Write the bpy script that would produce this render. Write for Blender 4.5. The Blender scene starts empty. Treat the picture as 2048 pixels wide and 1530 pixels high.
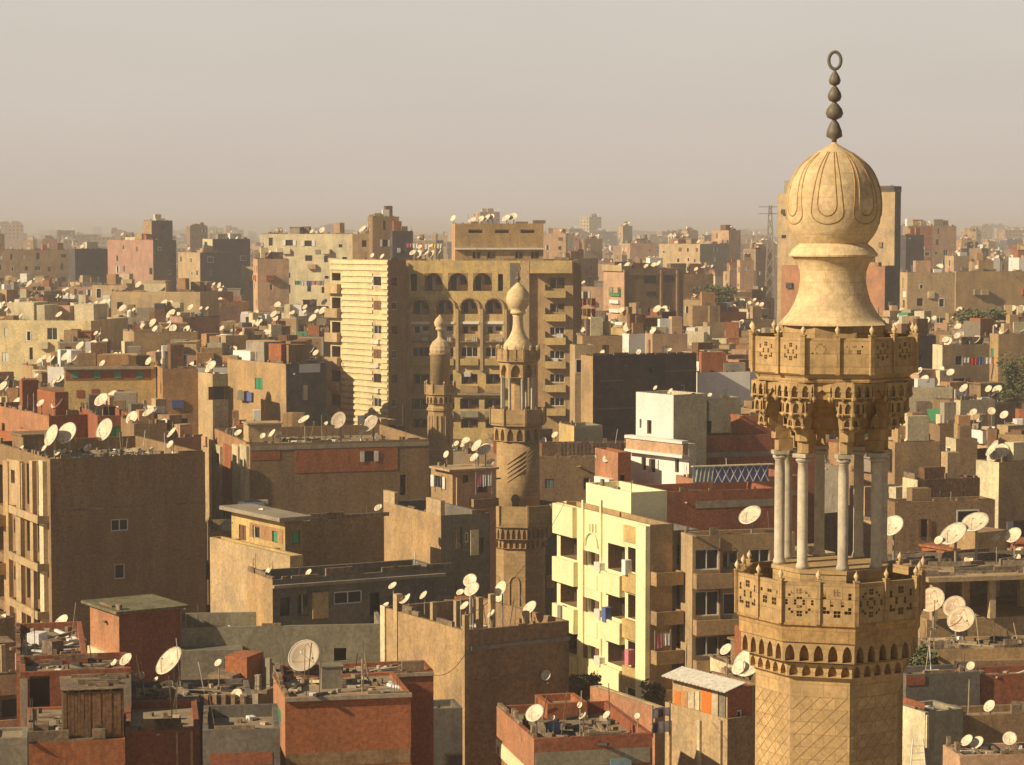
import bpy, math, random
from mathutils import Vector, Matrix
R = math.radians
sin, cos, pi = math.sin, math.cos, math.pi
scn = bpy.context.scene
COL = scn.collection
# ------------------------------------------------------------------ camera
F = 4700.0; CZ = 42.0; HOR = 468.0
PITCH = math.atan((765 - HOR) / F)
cd = bpy.data.cameras.new('camera'); cam = bpy.data.objects.new('camera', cd); COL.objects.link(cam)
cam.location = (0, 0, CZ); cam.rotation_euler = (pi / 2 - PITCH, 0, 0)
cd.sensor_width = 36; cd.lens = 36 * F / 2048; cd.clip_start = 1; cd.clip_end = 20000
scn.camera = cam
# ------------------------------------------------------------------ light
SUN_AZ, SUN_EL = 65.0, 30.0          # azimuth: degrees left of the way back to the camera
sd = bpy.data.lights.new('sun', 'SUN'); sd.energy = 5.0; sd.angle = R(0.5); sd.color = (1.0, 0.80, 0.53)
so = bpy.data.objects.new('sun', sd); COL.objects.link(so)
sv = Vector((-sin(R(SUN_AZ)) * cos(R(SUN_EL)), -cos(R(SUN_AZ)) * cos(R(SUN_EL)), sin(R(SUN_EL))))
so.rotation_euler = sv.to_track_quat('Z', 'Y').to_euler()
w = bpy.data.worlds.new('World'); scn.world = w; w.use_nodes = True
nt = w.node_tree; nt.nodes.clear()
def N(t, k, **kw):
    n = t.nodes.new(k)
    for a, b in kw.items(): setattr(n, a, b)
    return n
out = N(nt, 'ShaderNodeOutputWorld'); bg = N(nt, 'ShaderNodeBackground'); bg.inputs[1].default_value = 0.1
sky = N(nt, 'ShaderNodeTexSky', sky_type='NISHITA', sun_disc=False)
sky.sun_elevation = R(SUN_EL); sky.sun_rotation = math.atan2(sv.x, sv.y)
sky.dust_density = 6.0; sky.air_density = 1.0; sky.ozone_density = 1.0
tc = N(nt, 'ShaderNodeTexCoord'); sp = N(nt, 'ShaderNodeSeparateXYZ'); nt.links.new(tc.outputs['Generated'], sp.inputs[0])
ramp = N(nt, 'ShaderNodeValToRGB'); nt.links.new(sp.outputs['Z'], ramp.inputs[0])
e = ramp.color_ramp.elements
e[0].position = 0.0; e[0].color = (.68, .585, .51, 1)
e[1].position = 0.6; e[1].color = (.07, .08, .095, 1)
for p_, c_ in ((.025, (.69, .60, .53)), (.055, (.70, .63, .555)), (.105, (.715, .66, .575)), (.13, (.45, .42, .38)), (.2, (.12, .12, .12))):
    q = e.new(p_); q.color = (*c_, 1)
sc10 = N(nt, 'ShaderNodeVectorMath', operation='SCALE'); sc10.inputs['Scale'].default_value = 9.4
sn = N(nt, 'ShaderNodeTexNoise'); sn.inputs['Scale'].default_value = 5; sn.inputs['Detail'].default_value = 4; smp = N(nt, 'ShaderNodeMapping'); smp.inputs['Scale'].default_value = (1, 1, 5)
nt.links.new(tc.outputs['Generated'], smp.inputs[0]); nt.links.new(smp.outputs[0], sn.inputs['Vector'])
smr = N(nt, 'ShaderNodeMapRange'); smr.inputs[1].default_value = .3; smr.inputs[2].default_value = .7; smr.inputs[3].default_value = 8.7; smr.inputs[4].default_value = 9.2
nt.links.new(sn.outputs[0], smr.inputs[0]); nt.links.new(smr.outputs[0], sc10.inputs['Scale'])      # faint uneven bands of smog
nt.links.new(ramp.outputs[0], sc10.inputs[0])
mx = N(nt, 'ShaderNodeMix', data_type='RGBA'); mx.inputs[0].default_value = .88      # airborne dust over the clear sky
nt.links.new(sky.outputs[0], mx.inputs[6]); nt.links.new(sc10.outputs[0], mx.inputs[7])
nt.links.new(mx.outputs[2], bg.inputs[0]); nt.links.new(bg.outputs[0], out.inputs[0])
scn.view_settings.view_transform = 'Standard'; scn.view_settings.look = 'None'
scn.view_settings.exposure = 0.16; scn.view_settings.gamma = 1
try:
    scn.cycles.use_denoising = True; scn.cycles.max_bounces = 6; scn.cycles.diffuse_bounces = 3
    scn.cycles.volume_bounces = 0; scn.cycles.transparent_max_bounces = 8
except Exception: pass

# ------------------------------------------------------------------ pixel rays -> world
def ray(px, py):
    u = (px - 1024) / F; v = (765 - py) / F
    d = cos(PITCH) + v * sin(PITCH)
    return u / d, (-sin(PITCH) + v * cos(PITCH)) / d
def P(px, py, D):
    kx, kz = ray(px, py); return Vector((kx * D, D, CZ + kz * D))
def topx(X, Y, Z):
    q = Vector((X, Y, Z - CZ)); dz = q.y * cos(PITCH) - q.z * sin(PITCH); v = q.y * sin(PITCH) + q.z * cos(PITCH)
    return 1024 + F * q.x / dz, 765 - F * v / dz
# ------------------------------------------------------------------ mesh helper
class MB:
    def __init__(s): s.v = []; s.f = []; s.uv = {}; s.mi = []; s.cm = 0; s.smooth = False
    def quad(s, *p, uv=None):
        n = len(s.v); s.v += [tuple(q) for q in p]; s.f.append(tuple(range(n, n + len(p)))); s.mi.append(s.cm)
        if uv: s.uv[len(s.f) - 1] = uv
    def box(s, x0, x1, y0, y1, z0, z1, m=None):
        P8 = [(x0,y0,z0),(x1,y0,z0),(x1,y1,z0),(x0,y1,z0),(x0,y0,z1),(x1,y0,z1),(x1,y1,z1),(x0,y1,z1)]
        if m is not None: P8 = [tuple(m @ Vector(q)) for q in P8]
        n = len(s.v); s.v += P8
        for f in ((0,3,2,1),(4,5,6,7),(0,1,5,4),(1,2,6,5),(2,3,7,6),(3,0,4,7)):
            s.f.append(tuple(n + i for i in f)); s.mi.append(s.cm)
    def bar(s, a, b, r, n=6, r2=None):
        a = Vector(a); b = Vector(b); d = (b - a).normalized(); r2 = r if r2 is None else r2
        t = d.orthogonal().normalized(); q = d.cross(t); k = len(s.v)
        for c, rr in ((a, r), (b, r2)):
            for i in range(n):
                g = 2 * pi * i / n; s.v.append(tuple(c + (t * cos(g) + q * sin(g)) * rr))
        for i in range(n):
            j = (i + 1) % n; s.f.append((k + i, k + j, k + n + j, k + n + i)); s.mi.append(s.cm)
        s.f.append(tuple(k + n - 1 - i for i in range(n))); s.mi.append(s.cm)
        s.f.append(tuple(k + n + i for i in range(n))); s.mi.append(s.cm)
    def tube(s, pts, r, n=6):
        k = len(s.v); P_ = [Vector(p) for p in pts]
        for i, p in enumerate(P_):
            d = (P_[min(i + 1, len(P_) - 1)] - P_[max(i - 1, 0)]).normalized(); o = Vector((p.x, p.y, 0)).normalized(); o = (o - d * o.dot(d)).normalized(); q = d.cross(o)
            for j in range(n): g = 2 * pi * j / n; s.v.append(tuple(p + (o * cos(g) + q * sin(g)) * r))
        for i in range(len(P_) - 1):
            for j in range(n): t = (j + 1) % n; s.f.append((k + i * n + j, k + i * n + t, k + (i + 1) * n + t, k + (i + 1) * n + j)); s.mi.append(s.cm)
    def lathe(s, prof, n, rot=0, cx=0, cy=0, cap=True):
        k = len(s.v); m = len(prof)
        for r, z in prof:
            for i in range(n):
                g = rot + 2 * pi * i / n; s.v.append((cx + r * sin(g), cy - r * cos(g), z))
        L = 0
        for j in range(m - 1):
            r0, z0 = prof[j]; r1, z1 = prof[j + 1]; dl = math.hypot(r1 - r0, z1 - z0); rm = max(r0, r1, .2)
            for i in range(n):
                q = (i + 1) % n
                s.f.append((k + j * n + i, k + j * n + q, k + (j + 1) * n + q, k + (j + 1) * n + i)); s.mi.append(s.cm)
                a, b = 2 * pi * i / n * rm, 2 * pi * (i + 1) / n * rm
                s.uv[len(s.f) - 1] = [(a, L), (b, L), (b, L + dl), (a, L + dl)]
            L += dl
        if cap:
            s.f.append(tuple(k + n - 1 - i for i in range(n))); s.mi.append(s.cm)
            s.f.append(tuple(k + (m - 1) * n + i for i in range(n))); s.mi.append(s.cm)
    def mesh(s, name, mats, smooth=None):
        me = bpy.data.meshes.new(name); me.from_pydata(s.v, [], s.f)
        for m in (mats if isinstance(mats, (list, tuple)) else [mats]): me.materials.append(m)
        if any(s.mi): me.polygons.foreach_set('material_index', s.mi)
        uvl = me.uv_layers.new(name='UVMap'); co = []
        for fi, f in enumerate(s.f):
            if fi in s.uv:
                for a in s.uv[fi]: co += a
                continue
            p0, p1, p2 = (s.v[f[0]], s.v[f[1]], s.v[f[2]])
            ax, ay, az = p1[0]-p0[0], p1[1]-p0[1], p1[2]-p0[2]; bx, by, bz = p2[0]-p0[0], p2[1]-p0[1], p2[2]-p0[2]
            nx, ny, nz = ay*bz-az*by, az*bx-ax*bz, ax*by-ay*bx; l = math.hypot(nx, ny)
            if l > abs(nz) * .6 and l > 1e-9:
                tx, ty = -ny / l, nx / l
                for i in f: q = s.v[i]; co += (q[0]*tx + q[1]*ty, q[2])
            else:
                for i in f: q = s.v[i]; co += (q[0], q[1])
        uvl.data.foreach_set('uv', co)
        if s.smooth if smooth is None else smooth: me.polygons.foreach_set('use_smooth', [True] * len(s.f))
        me.update(); return me
    def build(s, name, mats, parent=None, loc=(0,0,0), rz=0, smooth=None):
        o = bpy.data.objects.new(name, s.mesh(name, mats, smooth)); COL.objects.link(o)
        o.location = loc; o.rotation_euler = (0, 0, rz)
        if parent: o.parent = parent
        return o
def empty(name, loc, rz=0):
    o = bpy.data.objects.new(name, None); COL.objects.link(o); o.location = loc; o.rotation_euler = (0, 0, rz)
    o.empty_display_size = .5; return o
def tag(o, label=None, cat=None, group=None, kind=None):
    if label: o['label'] = label
    if cat: o['category'] = cat
    if group: o['group'] = group
    if kind: o['kind'] = kind
    return o
def inst(name, me, parent=None, loc=(0,0,0), rz=0, sc=None):
    o = bpy.data.objects.new(name, me); COL.objects.link(o); o.location = loc; o.rotation_euler = (0, 0, rz)
    if sc: o.scale = sc
    if parent: o.parent = parent
    return o
# ------------------------------------------------------------------ materials
MATS = {}
def mat(key, col=None, kind='plaster', rough=.92, var=.22, bump=.25):
    if key in MATS: return MATS[key]
    m = bpy.data.materials.new(key); m.use_nodes = True; t = m.node_tree; t.nodes.clear()
    L = t.links.new
    o = N(t, 'ShaderNodeOutputMaterial'); b = N(t, 'ShaderNodeBsdfPrincipled'); L(b.outputs[0], o.inputs[0])
    b.inputs['Roughness'].default_value = rough
    try: b.inputs['Specular IOR Level'].default_value = .5 if kind in ('metal', 'glass', 'dish') else .15
    except Exception: pass
    tc = N(t, 'ShaderNodeTexCoord'); oi = N(t, 'ShaderNodeObjectInfo')
    ofs = N(t, 'ShaderNodeVectorMath', operation='ADD'); ml = N(t, 'ShaderNodeVectorMath', operation='SCALE')
    cmb = N(t, 'ShaderNodeCombineXYZ'); L(oi.outputs['Random'], cmb.inputs[0]); L(oi.outputs['Random'], cmb.inputs[1])
    L(cmb.outputs[0], ml.inputs[0]); ml.inputs['Scale'].default_value = 57.0
    L(tc.outputs['Object'], ofs.inputs[0]); L(ml.outputs[0], ofs.inputs[1])
    def noise(scale, det=4, vec=None, rgh=.6):
        n = N(t, 'ShaderNodeTexNoise'); n.inputs['Scale'].default_value = scale; n.inputs['Detail'].default_value = det
        n.inputs['Roughness'].default_value = rgh; L(vec or ofs.outputs[0], n.inputs['Vector']); return n.outputs[0]
    def mrange(x, a, b_, c, d):
        n = N(t, 'ShaderNodeMapRange'); n.inputs[1].default_value = a; n.inputs[2].default_value = b_
        n.inputs[3].default_value = c; n.inputs[4].default_value = d; L(x, n.inputs[0]); return n.outputs[0]
    def mul(a, x):
        n = N(t, 'ShaderNodeVectorMath', operation='SCALE'); L(a, n.inputs[0]); L(x, n.inputs['Scale']); return n.outputs[0]
    def mixc(fac, a, c):
        n = N(t, 'ShaderNodeMix', data_type='RGBA'); 
        if isinstance(fac, float): n.inputs[0].default_value = fac
        else: L(fac, n.inputs[0])
        for i, q in ((6, a), (7, c)):
            if isinstance(q, tuple): n.inputs[i].default_value = (*q, 1)
            else: L(q, n.inputs[i])
        return n.outputs[2]
    c1 = tuple(col); g = sum(col) / 3
    c2 = tuple(min(1, x * .62 + g * .12) for x in col)          # worn / dusty patches
    if kind == 'brick':
        bt = N(t, 'ShaderNodeTexBrick'); L(tc.outputs['UV'], bt.inputs['Vector'])
        bt.inputs['Scale'].default_value = 1; bt.inputs['Brick Width'].default_value = .26; bt.inputs['Row Height'].default_value = .10
        bt.inputs['Mortar Size'].default_value = .018; bt.inputs['Color1'].default_value = (*[x * 1.12 for x in col], 1)
        bt.inputs['Color2'].default_value = (*[x * .86 for x in col], 1)
        bt.inputs['Mortar'].default_value = (*[x * .75 + .05 * y for x, y in zip(col, (1, .86, .68))], 1)
        base = mixc(mrange(noise(.6, 6, None, .7), .42, .62, 0, .8), bt.outputs[0], tuple(x * .62 + .09 * y for x, y in zip(col, (1, .66, .34))))
    elif kind in ('stone', 'ashlar'):
        bt = N(t, 'ShaderNodeTexBrick'); L(tc.outputs['UV'], bt.inputs['Vector'])
        bt.inputs['Scale'].default_value = 1; bt.inputs['Brick Width'].default_value = .62; bt.inputs['Row Height'].default_value = .33
        bt.inputs['Mortar Size'].default_value = .012; bt.inputs['Color1'].default_value = (*[min(1, x * 1.08) for x in col], 1)
        k_ = 0 if kind == 'stone' else .2; bt.inputs['Color2'].default_value = (*[x * (.84 + k_ * .5) for x in col], 1); bt.inputs['Mortar'].default_value = (*[x * (.66 + k_) for x in col], 1)
        base = mixc(mrange(noise(1.3, 6), .42, .7, 0, .8), bt.outputs[0], tuple(x * .72 for x in col))
        base = mixc(mrange(noise(4.5, 5), .55, .75, 0, .5), base, (col[0] * .5, col[1] * .46, col[2] * .42))
    elif kind in ('metal', 'glass', 'dish', 'cloth'):
        base = mixc(mrange(noise(2.2, 4), .45, .75, 0, .55 if kind != 'glass' else 0.2), c1, c2)
    else:
        pf = .3 if kind == 'paint' else 1.0
        base = mixc(mrange(noise(.42, 6, None, .7), .42, .62, 0, .9 * pf), c1, c2)
        base = mixc(mrange(noise(1.5, 6, None, .7), .54, .68, 0, .7 * pf), base, tuple(min(1, x * .8 + .1) for x in col))
    if kind in ('plaster', 'paint', 'concrete', 'brick', 'planks', 'stone'):
        mp = N(t, 'ShaderNodeMapping'); mp.inputs['Scale'].default_value = (1, 1, .22 if kind != 'stone' else .3); L(ofs.outputs[0], mp.inputs[0])
        base = mul(base, mrange(noise(.9 if kind != 'planks' else 6, 5, mp.outputs[0]), .36, .70, 1.02, 1 - var * .7))
    if kind in ('plaster', 'brick', 'concrete', 'paint'):
        mp2 = N(t, 'ShaderNodeMapping'); mp2.inputs['Scale'].default_value = (3.2, 3.2, .35); L(ofs.outputs[0], mp2.inputs[0])
        base = mul(base, mrange(noise(1, 4, mp2.outputs[0], .7), .56, .74, 1.0, .72 if kind != 'paint' else .86))
    base = mul(base, mrange(noise(5.5, 6, None, .75), .34, .66, 1 - var * 1.0, 1 + var * .75))
    base = mul(base, mrange(oi.outputs['Random'], 0, 1, .92, 1.08))
    L(base, b.inputs['Base Color'])
    if kind == 'glass': b.inputs['Roughness'].default_value = .25
    if bump:
        bp = N(t, 'ShaderNodeBump'); bp.inputs['Strength'].default_value = bump; bp.inputs['Distance'].default_value = .06
        L(noise(5 if kind != 'stone' else 3, 6), bp.inputs['Height']); L(bp.outputs[0], b.inputs['Normal'])
    MATS[key] = m; return m
C = dict(
 brown=(.36,.235,.125), shadedark=(.125,.09,.08), tan=(.50,.335,.165), sand=(.58,.42,.23), orange=(.52,.29,.13), ochre=(.68,.49,.20), red=(.46,.155,.065),
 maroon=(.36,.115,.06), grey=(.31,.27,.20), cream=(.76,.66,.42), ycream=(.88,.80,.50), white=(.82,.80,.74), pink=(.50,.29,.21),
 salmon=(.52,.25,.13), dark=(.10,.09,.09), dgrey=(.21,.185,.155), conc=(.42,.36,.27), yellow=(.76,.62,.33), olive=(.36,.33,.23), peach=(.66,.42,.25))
PAINT = {'ycream': (.90, .83, .50), 'white': (.84, .82, .76)}
def mt(k):
    if k in MATS: return MATS[k]
    if k in PAINT: return mat(k, PAINT[k], 'paint', var=.12)
    kind = {'brown': 'brick', 'red': 'brick', 'maroon': 'brick', 'tanbrick': 'brick', 'conc': 'concrete'}.get(k, 'plaster')
    return mat(k, C[k], kind, var=.36 if kind == 'brick' else .28)
mat('roofdust', (.36,.285,.185), 'ground', var=.3); mat('debris', (.33,.24,.15), 'plaster', var=.5); mat('wood', (.24,.13,.065), 'planks', var=.5)
mat('greywood', (.26,.20,.14), 'planks', var=.5); mat('paleboard', (.60,.50,.34), 'planks', var=.3)
mat('hole', (.022,.016,.012), 'glass', rough=.8, bump=0, var=.1); mat('pane', (.035,.032,.03), 'glass', bump=0, var=.1)
mat('wframe', (.78,.76,.68), 'metal', rough=.6, bump=0); mat('bframe', (.20,.10,.05), 'metal', rough=.7, bump=0)
mat('green', (.05,.30,.16), 'metal', rough=.7, bump=0); mat('bluegrey', (.20,.30,.33), 'metal', rough=.7, bump=0); mat('redwood', (.30,.07,.035), 'metal', rough=.8, bump=0)
mat('dish', (.76,.65,.46), 'dish', rough=.5, bump=0, var=.3); mat('dishback', (.50,.46,.38), 'dish', rough=.5, bump=0); mat('rim', (.88,.85,.76), 'dish', rough=.5, bump=0)
mat('dishbeige', (.66,.50,.33), 'dish', rough=.6, bump=0, var=.25)
mat('steel', (.32,.28,.23), 'metal', rough=.5, bump=0); mat('rust', (.28,.12,.05), 'metal', rough=.8, bump=0); mat('brownscreen', (.07,.048,.032), 'metal', rough=.9, bump=0); mat('blackmetal', (.05,.045,.04), 'metal', rough=.6, bump=0)  # the near-black brown paints in the shade of the yellow block's loggias
mat('bronze', (.15,.13,.085), 'metal', rough=.55, bump=.1); mat('acunit', (.72,.70,.63), 'metal', rough=.5, bump=0); mat('tank', (.10,.16,.32), 'metal', rough=.6, bump=0)
mat('stone', (.52,.36,.178), 'stone', var=.2, bump=.5); mat('stoned', (.50,.32,.14), 'stone', var=.28, bump=.7); mat('marble', (.60,.53,.40), 'plaster', var=.2)
mat('stonepale', (.72,.55,.32), 'ashlar', var=.2, bump=.4); mat('leaf', (.14,.15,.065), 'cloth', var=.4); mat('leafdry', (.22,.17,.07), 'cloth', var=.4); mat('bark', (.15,.10,.06), 'planks')
for k_, c_ in dict(clothwhite=(.82,.80,.78), clothpink=(.65,.22,.25), clothblue=(.12,.16,.38), clothred=(.55,.05,.05), clothorange=(.75,.20,.04), clothgreen=(.08,.32,.15), clothyellow=(.8,.6,.08), clothpurple=(.13,.08,.16), clothgrey=(.3,.29,.3)).items():
    mat(k_, c_, 'cloth', rough=.9, bump=0)
# mesh (see-through wire) dish
def netmat():
    m = bpy.data.materials.new('dishnet'); m.use_nodes = True; t = m.node_tree; b = t.nodes['Principled BSDF']; b.inputs['Base Color'].default_value = (.62,.50,.36,1)
    b.inputs['Roughness'].default_value = .7
    tr = N(t, 'ShaderNodeBsdfTransparent'); mx = N(t, 'ShaderNodeMixShader'); mx.inputs[0].default_value = .62
    t.links.new(tr.outputs[0], mx.inputs[1]); t.links.new(b.outputs[0], mx.inputs[2]); t.links.new(mx.outputs[0], t.nodes['Material Output'].inputs[0])
    MATS['dishnet'] = m
netmat()
# ------------------------------------------------------------------ walls with real openings
def arch_pts(a, b, zs, zt, kind, n=8):
    c = (a + b) / 2; h = (b - a) / 2; pts = []
    for i in range(n + 1):
        t = -1 + 2 * i / n
        if kind == 1: y = math.sqrt(max(0, 1 - t * t))
        else: y = (1 - abs(t) ** 1.6) ** .62 if abs(t) < 1 else 0
        pts.append((c + h * t, zs + (zt - zs) * y))
    return pts
def facegrid(mb, W, z0, z1, holes, Mf, flip, rev=0):
    us = sorted({0.0, W} | {round(h[0], 4) for h in holes} | {round(h[1], 4) for h in holes})
    zs = sorted({z0, z1} | {round(h[2], 4) for h in holes} | {round(h[3], 4) for h in holes})
    us = [u for u in us if 0 <= u <= W]; zs = [z for z in zs if z0 <= z <= z1]
    def q(*p):
        p = [Mf(*a) for a in p]; mb.quad(*(reversed(p) if flip else p))
    for i in range(len(us) - 1):
        um = (us[i] + us[i + 1]) / 2; hh = [h for h in holes if h[0] < um < h[1]]; st = None
        for j in range(len(zs) - 1):
            zm = (zs[j] + zs[j + 1]) / 2; inh = any(h[2] < zm < h[3] for h in hh)
            if inh:
                if st is not None: q((us[i], st, 0), (us[i+1], st, 0), (us[i+1], zs[j], 0), (us[i], zs[j], 0)); st = None
            elif st is None: st = zs[j]
        if st is not None: q((us[i], st, 0), (us[i+1], st, 0), (us[i+1], z1, 0), (us[i], z1, 0))
    for h in holes:
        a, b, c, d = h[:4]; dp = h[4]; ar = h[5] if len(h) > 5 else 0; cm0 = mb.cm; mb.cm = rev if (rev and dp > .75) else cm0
        q((a, c, 0), (b, c, 0), (b, c, dp), (a, c, dp))
        q((a, c, 0), (a, c, dp), (a, d, dp), (a, d, 0)); q((b, c, dp), (b, c, 0), (b, d, 0), (b, d, dp))
        q((a, d, dp), (b, d, dp), (b, d, 0), (a, d, 0))
        if ar:
            sp_ = c + (d - c) * h[6] if len(h) > 6 else d - (b - a) / 2
            pts = arch_pts(a, b, sp_, d, ar)
            for i in range(len(pts) - 1):
                (x0, y0), (x1, y1) = pts[i], pts[i + 1]
                if d - min(y0, y1) > 1e-3: q((x0, y0, 0), (x1, y1, 0), (x1, d, 0), (x0, d, 0))
                q((x0, y0, 0), (x0, y0, dp), (x1, y1, dp), (x1, y1, 0))
        mb.cm = cm0
WC = {}
def winmesh(W, H, style, dp):
    key = (round(W, 1), round(H, 1), style, round(dp, 1))
    if key in WC: return WC[key], W / key[0] if key[0] else 1, H / key[1] if key[1] else 1
    w_, h_ = max(key[0], .2), max(key[1], .2); dp = max(dp, .1)
    mb = MB(); mats = [MATS['hole']]; d = dp - .02
    mb.quad((0, d, 0), (w_, d, 0), (w_, d, h_), (0, d, h_))
    if style[0] == 'w' or style[0] == 'b':
        mats = [MATS['pane'], MATS['wframe' if style[0] == 'w' else 'bframe']]; mb.cm = 1; t = .07; f = min(.08, d)
        mb.box(0, w_, f, f + .06, 0, t); mb.box(0, w_, f, f + .06, h_ - t, h_); mb.box(0, t, f, f + .06, t, h_ - t); mb.box(w_ - t, w_, f, f + .06, t, h_ - t)
        k = max(1, round(w_ / .7)) if w_ > .9 else 1
        for i in range(1, k): mb.box(w_ * i / k - .03, w_ * i / k + .03, f, f + .06, t, h_ - t)
    elif style[0] == 's':
        mats = [MATS['hole'], MATS[style[1:]]]; mb.cm = 1
        k = 2 if w_ > .7 else 1
        for i in range(k):
            a, b = w_ * i / k + .03, w_ * (i + 1) / k - .03; n = max(3, int(h_ / .16))
            mb.box(a, b, .07, .09, .02, h_ - .02)
            for j in range(n): z = .06 + (h_ - .12) * j / n; mb.box(a + .05, b - .05, .045, .07, z, z + (h_ - .12) / n * .55)
    elif style[0] == 'h':      # shutters swung open
        mats = [MATS['hole'], MATS[style[1:]]]; mb.cm = 1
        mb.box(-w_ * .45, -.03, -.09, -.05, 0, h_); mb.box(w_ + .03, w_ * 1.45, -.09, -.05, 0, h_)
    elif style[0] == 'f':      # bare frame round a dark opening
        mats = [MATS['hole'], MATS['wframe']]; mb.cm = 1; t = .1
        mb.box(-t, w_ + t, -.04, .02, -t, -.002); mb.box(-t, w_ + t, -.04, .02, h_ + .002, h_ + t); mb.box(-t, -.002, -.04, .02, 0, h_); mb.box(w_ + .002, w_ + t, -.04, .02, 0, h_)
    elif style[0] == 'd':      # loggia with a door and a window behind
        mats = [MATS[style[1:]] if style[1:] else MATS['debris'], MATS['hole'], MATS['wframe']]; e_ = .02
        mb.cm = 1; mb.box(w_ * .12, w_ * .42, d - e_ - .02, d - e_, 0.1, h_ * .8); mb.box(w_ * .58, w_ * .9, d - e_ - .02, d - e_, h_ * .35, h_ * .8)
        mb.cm = 2; mb.box(w_ * .40, w_ * .44, d - .1, d - .05, 0.1, h_ * .8)
    me = mb.mesh('window', mats); WC[key] = me
    return me, W / w_, H / h_

PROT = []; BL = []; DISH = []
class Bld:
    """one building: local x along its right-hand run, local y along its left-hand run, near corner at the origin"""
    def __init__(s, name, label, short, D, xc, xl, xr, yt, yb, phi, m='brown', dl=None, wr=None, ph=.9, cat='building', group=None, zb=0., mroof='roofdust', prot=True, cls='building'):
        s.phi = R(phi); c, n = cos(s.phi), sin(s.phi); kx, kz = ray(xc, yt)
        s.Cx, s.Cy = kx * D, D; s.zt = CZ + kz * D; s.ph = ph
        kr = ray(xr, yt)[0]; kl = ray(xl, yt)[0]
        s.w = wr or (kr * s.Cy - s.Cx) / (c - kr * n)
        den = n + kl * c; so_ = (s.Cx - kl * s.Cy) / den if den > .02 else (dl or 8)
        s.d = min(max(so_, 2.2), dl or 30)
        s.name, s.short, s.m = name, short, m; s.xc = xc; s.yt = yt; s.zb = zb
        s.root = tag(empty(name, (s.Cx, s.Cy, zb), s.phi), label, cat, group)
        s.H = {'F': [], 'L': []}; s.wins = []; s.mroof = mroof; s.px = (xl + xr) / 2; s.D = D
        s.rects = [(0, s.w, 0, s.d)]
        if prot: PROT.append((xl, xr, yt, yt + (yb - yt) * (.5 if D > 200 else 1), D))
        BL.append(s)
    def W(s, face): return s.w if face == 'F' else s.d
    def u(s, face, px, py):
        k = ray(px, py)[0]; c, n = cos(s.phi), sin(s.phi)
        if face == 'F': return (k * s.Cy - s.Cx) / (c - k * n)
        den = n + k * c
        return (s.Cx - k * s.Cy) / den if abs(den) > 1e-3 else 0
    def z(s, face, u, py):
        Y = s.Cy + u * (sin(s.phi) if face == 'F' else cos(s.phi)); return CZ + ray(1024, py)[1] * Y - s.zb
    def local(s, x, y): c, n = cos(s.phi), sin(s.phi); return s.Cx + x * c - y * n, s.Cy + x * n + y * c
    def M(s, face): return (lambda u, z, d: (u, d, z)) if face == 'F' else (lambda u, z, d: (d, u, z))
    def rect(s, face, x0, y0, x1, y1):
        xm, ym = (x0 + x1) / 2, (y0 + y1) / 2; um = s.u(face, xm, ym)
        a, b = s.u(face, x0, ym), s.u(face, x1, ym); a, b = min(a, b), max(a, b)
        return a, b, s.z(face, um, y1), s.z(face, um, y0)
    def win(s, face, x0, y0, x1, y1, style='o', dp=.2, arch=0, sp=None):
        return s.winu(face, *s.rect(face, x0, y0, x1, y1), style, dp, arch, sp)
    def winu(s, face, a, b, z0, z1, style='o', dp=.2, arch=0, sp=None):
        W = s.W(face); a = max(a, .06); b = min(b, W - .06); H = s.zt - s.zb
        z0 = max(z0, .3); z1 = min(z1, H - .15)
        if b - a < .15 or z1 - z0 < .15: return
        for h in s.H[face]:
            if a < h[1] + .05 and b > h[0] - .05 and z0 < h[3] + .05 and z1 > h[2] - .05: return
        a, b, z0, z1 = [round(q, 3) for q in (a, b, z0, z1)]
        h = [a, b, z0, z1, dp, arch] + ([sp] if sp is not None else []); s.H[face].append(h); s.wins.append((face, a, b, z0, z1, style, dp))
    def box(s, name, m, x0, x1, y0, y1, z0, z1, parent=None):
        mb = MB(); mb.box(x0, x1, y0, y1, z0, z1); return mb.build(name, mt(m) if m in C else MATS[m], parent or s.root)
    def panel(s, name, m, face, x0, y0, x1, y1, proud=.05):
        a, b, z0, z1 = s.rect(face, x0, y0, x1, y1); a = max(a, -.02); b = min(b, s.W(face) + .02)
        if getattr(s, 'done', False): s.mkpanel(name, m, face, a, b, z0, z1, proud)
        else: s.pan = getattr(s, 'pan', []) + [(name, m, face, a, b, z0, z1, proud)]
    def mkpanel(s, name, m, face, a, b, z0, z1, proud):
        hs = [(max(h[0] - a, .01), min(h[1] - a, b - a - .01), max(h[2], z0 + .01), min(h[3], z1 - .01), proud) for h in s.H[face] if h[0] < b - .05 and h[1] > a + .05 and h[2] < z1 - .05 and h[3] > z0 + .05]
        if not hs or b - a < .1: return s.panelu(name, m, face, a, b, z0, z1, proud)
        q = MB(); Mf = s.M(face); facegrid(q, b - a, z0, z1, hs, lambda u, z, d: Mf(a + u, z, d - proud), face == 'L')
        for (u0, u1, v0, v1) in ((0, b - a, z0, z0), (0, b - a, z1, z1)): q.quad(Mf(a, v0, -proud), Mf(b, v0, -proud), Mf(b, v0, -.001), Mf(a, v0, -.001))
        for u in (a, b): q.quad(Mf(u, z0, -proud), Mf(u, z1, -proud), Mf(u, z1, -.001), Mf(u, z0, -.001))
        return q.build(name, mt(m) if m in C else MATS[m], s.root)
    def panelu(s, name, m, face, a, b, z0, z1, proud=.05, mb=None):
        q = mb or MB()
        if face == 'F': q.box(a, b, -proud, .0 - .001, z0, z1)
        else: q.box(-proud, -.001, a, b, z0, z1)
        if mb is None: return q.build(name, mt(m) if m in C else MATS[m], s.root)
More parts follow.
